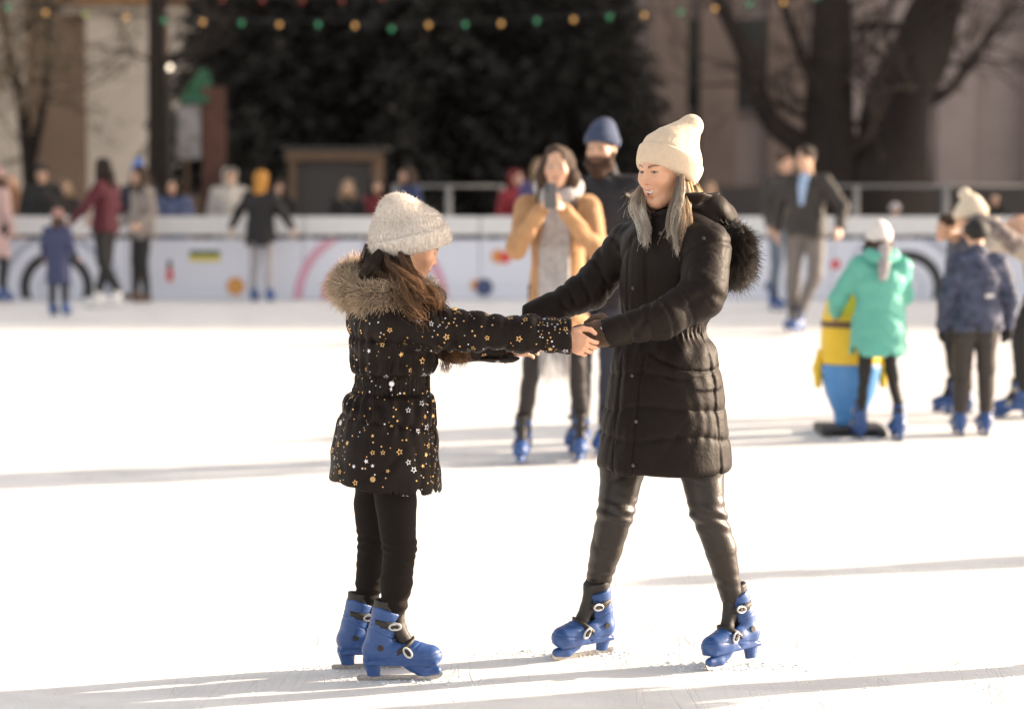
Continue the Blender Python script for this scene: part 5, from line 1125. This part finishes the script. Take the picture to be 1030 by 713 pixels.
def grow(segs, p, d, r, L, depth, rng, up=.15, spl=3):
    n = 4; pts = [p]; q = p.copy(); dd = d.copy()
    for i in range(n): dd = nrm(dd+rng.normal(0, .16, 3)+[0, 0, up*.3]); q = q+dd*L/n; pts.append(q)
    segs.append((pts, [r, r*.55]))
    if depth == 0: return
    for _ in range(spl):
        t = rng.uniform(.35, 1); i = min(int(t*n), n-1); b = pts[i]+(pts[i+1]-pts[i])*(t*n-i); nd = nrm(dd+rng.normal(0, .55, 3)+[0, 0, up]); grow(segs, b, nd, r*.5, L*rng.uniform(.55, .8), depth-1, rng, up, spl)
BARK = None
def bare_tree(label, base, stems, seed, twigd=3, leaf=None, group='bare trees round the rink'):
    rng = np.random.default_rng(seed); BK = mat('bark_dark', (.030, .020, .016), .9, vary=.5, vscale=6, bump=[(8, .9, .04, 0, (4, 4, .6)), (40, .6, .01)]); T = thing('bare_tree', label, 'tree', base, 0, group); base = np.array(base)
    tr, cr = [], []
    for pts, rad in stems:
        pts = [np.array(p)-base for p in pts]; tr.append((pts, rad)); P = spline(pts, 14)
        for i in range(5, 14):
            for _ in range(2 if len(stems) < 4 or i % 2 else 1):
                d = nrm(rng.normal(size=3)*[1, 1, .5]+[0, 0, .55]); grow(cr, P[i], d, min(.06, max(.02, rad[-1]*.35)), rng.uniform(.8, 1.7), twigd, rng)
    tubes('trunk', tr, BK, T, 14); tubes('crown', cr, mat('twig_brown', (.060, .042, .034), .9), T, 4)
    if leaf:
        pts = np.concatenate([np.array(s[0]) for s in cr]); k = rng.integers(0, len(pts), leaf[1]); c = pts[k]+rng.normal(0, .10, (len(k), 3)); a = rng.normal(size=(len(k), 3)); a /= np.linalg.norm(a, axis=1)[:, None]; b = np.cross(a, rng.normal(size=(len(k), 3))); b /= np.linalg.norm(b, axis=1)[:, None]; s = .035
        V = np.stack([c-a*s, c+b*s*.6, c+a*s, c-b*s*.6], 1).reshape(-1, 3); link('foliage', mesh_np('foliage', V, np.arange(len(V)).reshape(-1, 4), False), leaf[0], T)
    return T
def trees():
    Y = 40.; p = lambda px, py, Y=Y: W(px, py, Y)
    def b(px, Y): q = W(px, 300, Y); return (q[0], Y, 0)
    z = lambda px, py, Y, zz=None: W(px, py, Y)
    B = b(868, Y)
    bare_tree('huge bare tree forking low into several thick dark stems at the right', B, [([(B[0], Y, -.05), p(850, 215), p(838, 150), p(834, 60), p(838, -40), p(830, -160)], [.85, .46, .33, .16]), ([(B[0]+.1, Y+.1, -.05), p(888, 215), p(900, 130), p(920, 60), p(950, -10), p(990, -110)], [.9, .60, .48, .22]), 
        ([p(838, 190), p(808, 150), p(775, 120), p(748, 55), p(722, -5), p(700, -80)], [.28, .20, .15, .11, .06]), ([p(846, 120), p(812, 70), p(790, 10), p(770, -60)], [.14, .10, .07, .05]), ([p(905, 110), p(950, 95), p(985, 50), p(1020, 5)], [.12, .08, .06, .03])], 3)
    Y1 = 43.; B = b(30, Y1); AUT = mat('dry_leaf', (.40, .30, .20), .8, vary=.5, vscale=30)
    bare_tree('slender bare tree with a few dry leaves at the far left', B, [([(B[0], Y1, -.05), W(30, 200, Y1), W(24, 120, Y1), W(8, 50, Y1), W(-6, -40, Y1)], [.16, .12, .09, .05]), ([W(30, 170, Y1), W(42, 110, Y1), W(50, 40, Y1), W(46, -40, Y1)], [.10, .07, .05, .03])], 9, 3, (AUT, 9000))
    Y2 = 41.; B = b(157, Y2); bare_tree('tall straight bare trunk between the two pale pilasters', B, [([(B[0], Y2, -.05), W(157, 150, Y2), W(158, 50, Y2), W(156, -60, Y2), W(158, -220, Y2)], [.17, .15, .13, .10])], 12, 2)
    # spruces: needle sprays on drooping boughs
    def spruce_mesh(seed):
        rng = np.random.default_rng(seed); Vs, tot = [], 0; Hh = 11.; tr = []
        for lvl in range(58):
            z0 = .25+lvl*.185; Rm = 2.9*(1-z0/Hh)**.8+.15
            nb = 13
            for k in range(nb):
                a = 6.283*(k+rng.random())/nb; L = Rm*rng.uniform(.72, 1.12); d = np.array([math.cos(a), math.sin(a)]); n = int(L*34)
                t = rng.random(n)**.7; wdt = .34*(1-t)+.07; lat = rng.normal(0, 1, n)*wdt; z = z0+.25*t-.55*t**2*L*.55+rng.normal(0, .05, n); c = np.stack([d[0]*t*L-d[1]*lat, d[1]*t*L+d[0]*lat, z-.25*abs(lat)], 1)
                dr = np.stack([d[0]+rng.normal(0, .5, n)-d[1]*np.sign(lat)*.7, d[1]+rng.normal(0, .5, n)+d[0]*np.sign(lat)*.7, rng.normal(-.35, .25, n)], 1); dr /= np.linalg.norm(dr, axis=1)[:, None]; sd2 = np.cross(dr, rng.normal(size=(n, 3))); sd2 /= np.linalg.norm(sd2, axis=1)[:, None]; ln = rng.uniform(.10, .22, n)[:, None]
                Vs.append(np.stack([c-dr*ln*.4, c+sd2*.035, c+dr*ln*.7, c-sd2*.035], 1).reshape(-1, 3))
        V = np.concatenate(Vs); cl = noise3(V[::4], .9, seed, 5)+.5*noise3(V[::4], 3, seed+1); col = np.array([.0230, .0210, .0180])*np.exp(.7*cl)[:, None]; return mesh_np('foliage', V, np.arange(len(V)).reshape(-1, 4), False, np.repeat(col, 4, 0))
    FM = mat('spruce_needles', (.02, .03, .022), .7, attr=True); ms = []
    for sd_ in (1, 2):
        m_ = spruce_mesh(sd_); m_.materials.append(FM); ms.append(m_)
    tk = None; lab = ['dark spruce nearest the striped pale building', 'dark spruce behind the wooden kiosk', 'dark spruce behind the girl', 'dark spruce left of the bearded man', 'dark spruce behind the bearded man', 'dark spruce filling in behind the kiosk', 'dark spruce filling in at the centre', 'dark spruce at the back, right of the centre']
    for i, (px, Y, s) in enumerate(((262, 43, .82), (345, 45, 1.), (430, 43.5, 1.05), (520, 45, 1.), (585, 43, .70), (300, 50, 1.1), (470, 50, 1.15), (558, 50, .95))):
        x = W(px, 300, Y)[0]; T = thing('spruce_tree', lab[i], 'tree', (x, Y, 0), i*1.3, 'dark spruces behind the rink'); T.scale = (s, s, s)
        o = bpy.data.objects.new('foliage', ms[i % 2]); COL.objects.link(o); o.parent = T
        if tk is None: tk = tubes('trunk', [([(0, 0, -.1), (0, 0, 3), (0, 0, 7), (0, 0, 10.8)], [.22, .17, .10, .02])], mat('bark_dark'), T, 10)
        else: o = bpy.data.objects.new('trunk', tk.data); COL.objects.link(o); o.parent = T
def lights():
    pts = [(8, 8, 'g'), (46, 13, 'y'), (86, 15, 'l'), (127, 18, 'y'), (165, 21, 'g'), (204, 22.5, 'y'), (243, 23.5, 'g'), (281, 25, 'y'), (320, 25, 'g'), (357, 26, 'y'), (394, 29.5, 'g'), (431, 25.5, 'y'), (468, 25, 'g'), (504, 24, 'y'), (540, 21.5, 'g'), (577, 20, 'y'), (613, 17.5, 'g'), (648, 15.5, 'y'), (685, 12.5, 'g'), (719, 9, 'y'), (754, 5, 'g'), (788, 2.5, 'y'), (822, -3, 'g'), (856, -9, 'y'), (-32, 3, 'y'), (-72, -3, 'g')]
    pts.sort(); E = {'y': mat('amber_bulb', (.30, .18, .06), .4, emit=((1, .50, .14), .22)), 'g': mat('green_bulb', (.03, .16, .08), .4, emit=((.08, .50, .22), .13)), 'l': mat('lime_bulb', (.16, .20, .05), .4, emit=((.5, .55, .12), .15)), 'r': mat('red_bulb', (.14, .03, .02), .4, emit=((.8, .12, .08), .05))}
    BK = mat('black_cable', (.02, .02, .02), .6)
    def string(pts, Y, label, r=.032):
        T = thing('string_lights', label, 'string lights', W(pts[0][0], pts[0][1], Y)); o = W(pts[0][0], pts[0][1], Y); P = [W(a, b-4, Y)-o for a, b, _ in pts]; tubes('cable', [(P, [.009, .009])], BK, T, 5)
        for a, b, c in pts:
            p = W(a, b, Y)-o; bm = bmesh.new(); bmesh.ops.create_uvsphere(bm, u_segments=12, v_segments=8, radius=r, matrix=Matrix.Translation(Vector(p))@Matrix.Diagonal((1, 1, 1.25, 1))); u = bobj('bulb', bm, E[c], T, True); bm = bmesh.new(); cyl(bm, p+[0, 0, r], p+[0, 0, r+.03], .02); bobj('socket', bm, BK, u)
        return T
    string(pts, 34., 'string of amber and green bulbs sagging across the whole view')
    string([(180, -3, 'r'), (224, 0, 'r'), (264, 1, 'r'), (304, 1.5, 'r'), (344, 1, 'r'), (384, -2, 'r')], 34.6, 'higher string of dim red bulbs along the top edge')
    Y = 41.5; x = gx(173, Y); T = thing('street_lamp', 'thin street lamp with a bright white globe in front of the tan building', 'street lamp', (x, Y, 0)); zt = W(173, 68, Y)[2]; tubes('pole', [([(0, 0, 0), (0, 0, 1), (0, 0, zt-.12)], [.05, .035])], mat('lamp_post_grey', (.12, .11, .10), .5, .5), T, 10)
    bm = bmesh.new(); bmesh.ops.create_uvsphere(bm, u_segments=16, v_segments=10, radius=.05, matrix=Matrix.Translation((0, 0, zt))); bobj('globe', bm, mat('lit_globe', (.8, .8, .75), .3, emit=((1, .82, .62), 1.0)), T, True); bm = bmesh.new(); cyl(bm, (0, 0, zt-.13), (0, 0, zt-.06), .03, .05); bobj('collar', bm, mat('lamp_post_grey'), T)
def stalls():
    Y = 37.; T = thing('kiosk', 'low wooden kiosk with brown frame and dark board front behind the boards', 'kiosk', (gx(337, Y), Y, 0)); zt = W(337, 153, Y)[2]; WD = mat('brown_timber', (.155, .095, .060), .8, vary=.3, vscale=8, bump=[(20, .5, .01)]); w = gx(382, Y)-gx(292, Y)
    wallbox('front_board', (0, 0, zt/2), (w-.24, .08, zt-.2), mat('dark_board', (.055, .048, .046), .7, vary=.2), T)
    for q in (-1, 1): wallbox('frame_post', (q*(w/2-.06), -.03, zt/2), (.12, .16, zt), WD, T, .01)
    wallbox('top_beam', (0, -.04, zt-.07), (w+.1, .2, .14), WD, T, .01); wallbox('side_wall', (-w/2+.05, .9, zt/2-.02), (.06, 1.7, zt-.1), WD, T); wallbox('side_wall', (w/2-.05, .9, zt/2-.02), (.06, 1.7, zt-.1), WD, T); wallbox('roof', (0, .95, zt+.05), (w+.2, 2.1, .07), mat('dark_board'), T)
    Y = 39.; T = thing('market_stall', 'stall with green peaked canopy, white banner and rust-red side', 'stall', (gx(202, Y), Y, 0)); GRN = mat('green_canvas', (.022, .10, .05), .8, vary=.2); X = lambda px: gx(px, Y)-gx(202, Y); Z = lambda py: W(202, py, Y)[2]
    bm = bmesh.new(); vs = [bm.verts.new(v) for v in ((X(184), -.3, Z(104)), (X(214), -.3, Z(104)), (X(214), .8, Z(104)), (X(184), .8, Z(104)), (X(203), .1, Z(68)), (X(210), .3, Z(70)))]
    for f in ((0, 1, 5, 4), (1, 2, 5), (2, 3, 4, 5), (3, 0, 4), (3, 2, 1, 0)): bm.faces.new([vs[i] for i in f])
    bobj('canopy', bm, GRN, T); wallbox('banner', ((X(182)+X(205))/2, -.2, (Z(106)+Z(160))/2), (X(205)-X(182), .04, Z(106)-Z(160)), mat('banner_white', (.36, .33, .33), .7, vary=.6, vscale=5), T); RS = mat('rust_red_panel', (.13, .055, .038), .8, vary=.5, vscale=4)
    wallbox('side_panel', ((X(206)+X(230))/2, -.12, Z(88)/2), (X(230)-X(206), .08, Z(88)), RS, T); wallbox('counter', ((X(182)+X(206))/2, .1, .6), (X(206)-X(182), .8, 1.2), mat('brown_timber'), T)
    for px in (183, 214): wallbox('post', (X(px), .75, Z(104)/2), (.07, .07, Z(104)), mat('brown_timber'), T)
    MG = mat('galvanised_rail', (.30, .29, .28), .5, .4)
    for lab, a, b, Y in (('galvanised railing between the spectators in the middle', 398, 505, 33.2), ('galvanised railing behind the boards below the big bare tree', 770, 1040, 34.5)):
        x0, x1 = gx(a, Y), gx(b, Y); T = thing('railing', lab, 'railing', (x0, Y, 0), group='galvanised railings behind the boards'); n = max(2, int((x1-x0)/1.1)); z1 = W(a, 186, Y)[2]
        for i in range(n+1): xx = (x1-x0)*i/n; bm = bmesh.new(); cyl(bm, (xx, 0, 0), (xx, 0, z1), .045, seg=10); bobj('post', bm, MG, T, True)
        for zz in (z1-.02, z1*.6, z1*.25): bm = bmesh.new(); cyl(bm, (0, 0, zz), (x1-x0, 0, zz), .022, seg=8); bobj('rail', bm, MG, T, True)
EXPO = 1.66
import time; t0 = time.time()
setting(); print('env', time.time()-t0); crowd_all(); print('crowd', time.time()-t0); build_woman(); build_girl(); print('all', time.time()-t0)
# ================================================================ world, sun, camera
SUN_EL = math.radians(17); sd = nrm((.945, .33, 0)); AZ = math.atan2(sd[0], sd[1])
wd = bpy.data.worlds.new('World'); SC.world = wd; wd.use_nodes = True; nt = wd.node_tree; bg = nt.nodes['Background']
sk = nt.nodes.new('ShaderNodeTexSky'); sk.sky_type = 'NISHITA'; sk.sun_disc = False; sk.sun_elevation = SUN_EL; sk.sun_rotation = AZ
sk.air_density = 1; sk.dust_density = 2.5; sk.ozone_density = .6
hs = nt.nodes.new('ShaderNodeHueSaturation'); hs.inputs['Saturation'].default_value = .45
wm = nt.nodes.new('ShaderNodeMix'); wm.data_type = 'RGBA'; wm.blend_type = 'MULTIPLY'; wm.inputs[0].default_value = 1; wm.inputs[7].default_value = (1.0, .895, .79, 1)
nt.links.new(sk.outputs[0], hs.inputs['Color']); nt.links.new(hs.outputs[0], wm.inputs[6]); nt.links.new(wm.outputs[2], bg.inputs[0]); bg.inputs[1].default_value = .14
sl = bpy.data.lights.new('sun', 'SUN'); sl.energy = 4.6; sl.angle = math.radians(.6); sl.color = (1, .80, .60)
so = bpy.data.objects.new('sun', sl); COL.objects.link(so); dv = Vector((sd[0]*math.cos(SUN_EL), sd[1]*math.cos(SUN_EL), math.sin(SUN_EL)))
so.rotation_euler = dv.to_track_quat('Z', 'Y').to_euler()
cd = bpy.data.cameras.new('camera'); cam = bpy.data.objects.new('camera', cd); COL.objects.link(cam); SC.camera = cam
cam.location = (0, 0, CAMZ); cam.rotation_euler = (math.pi/2-TH, 0, 0); cd.lens = 85; cd.sensor_width = 36; cd.clip_end = 2000
cd.dof.use_dof = True; cd.dof.focus_distance = 7.75; cd.dof.aperture_fstop = 1.85; cd.dof.aperture_blades = 9
SC.view_settings.view_transform = 'Standard'; SC.view_settings.look = 'None'; SC.view_settings.exposure = EXPO; SC.view_settings.gamma = 1
SC.render.engine = 'CYCLES'; SC.cycles.use_denoising = True; SC.cycles.max_bounces = 8; SC.cycles.sample_clamp_indirect = 6
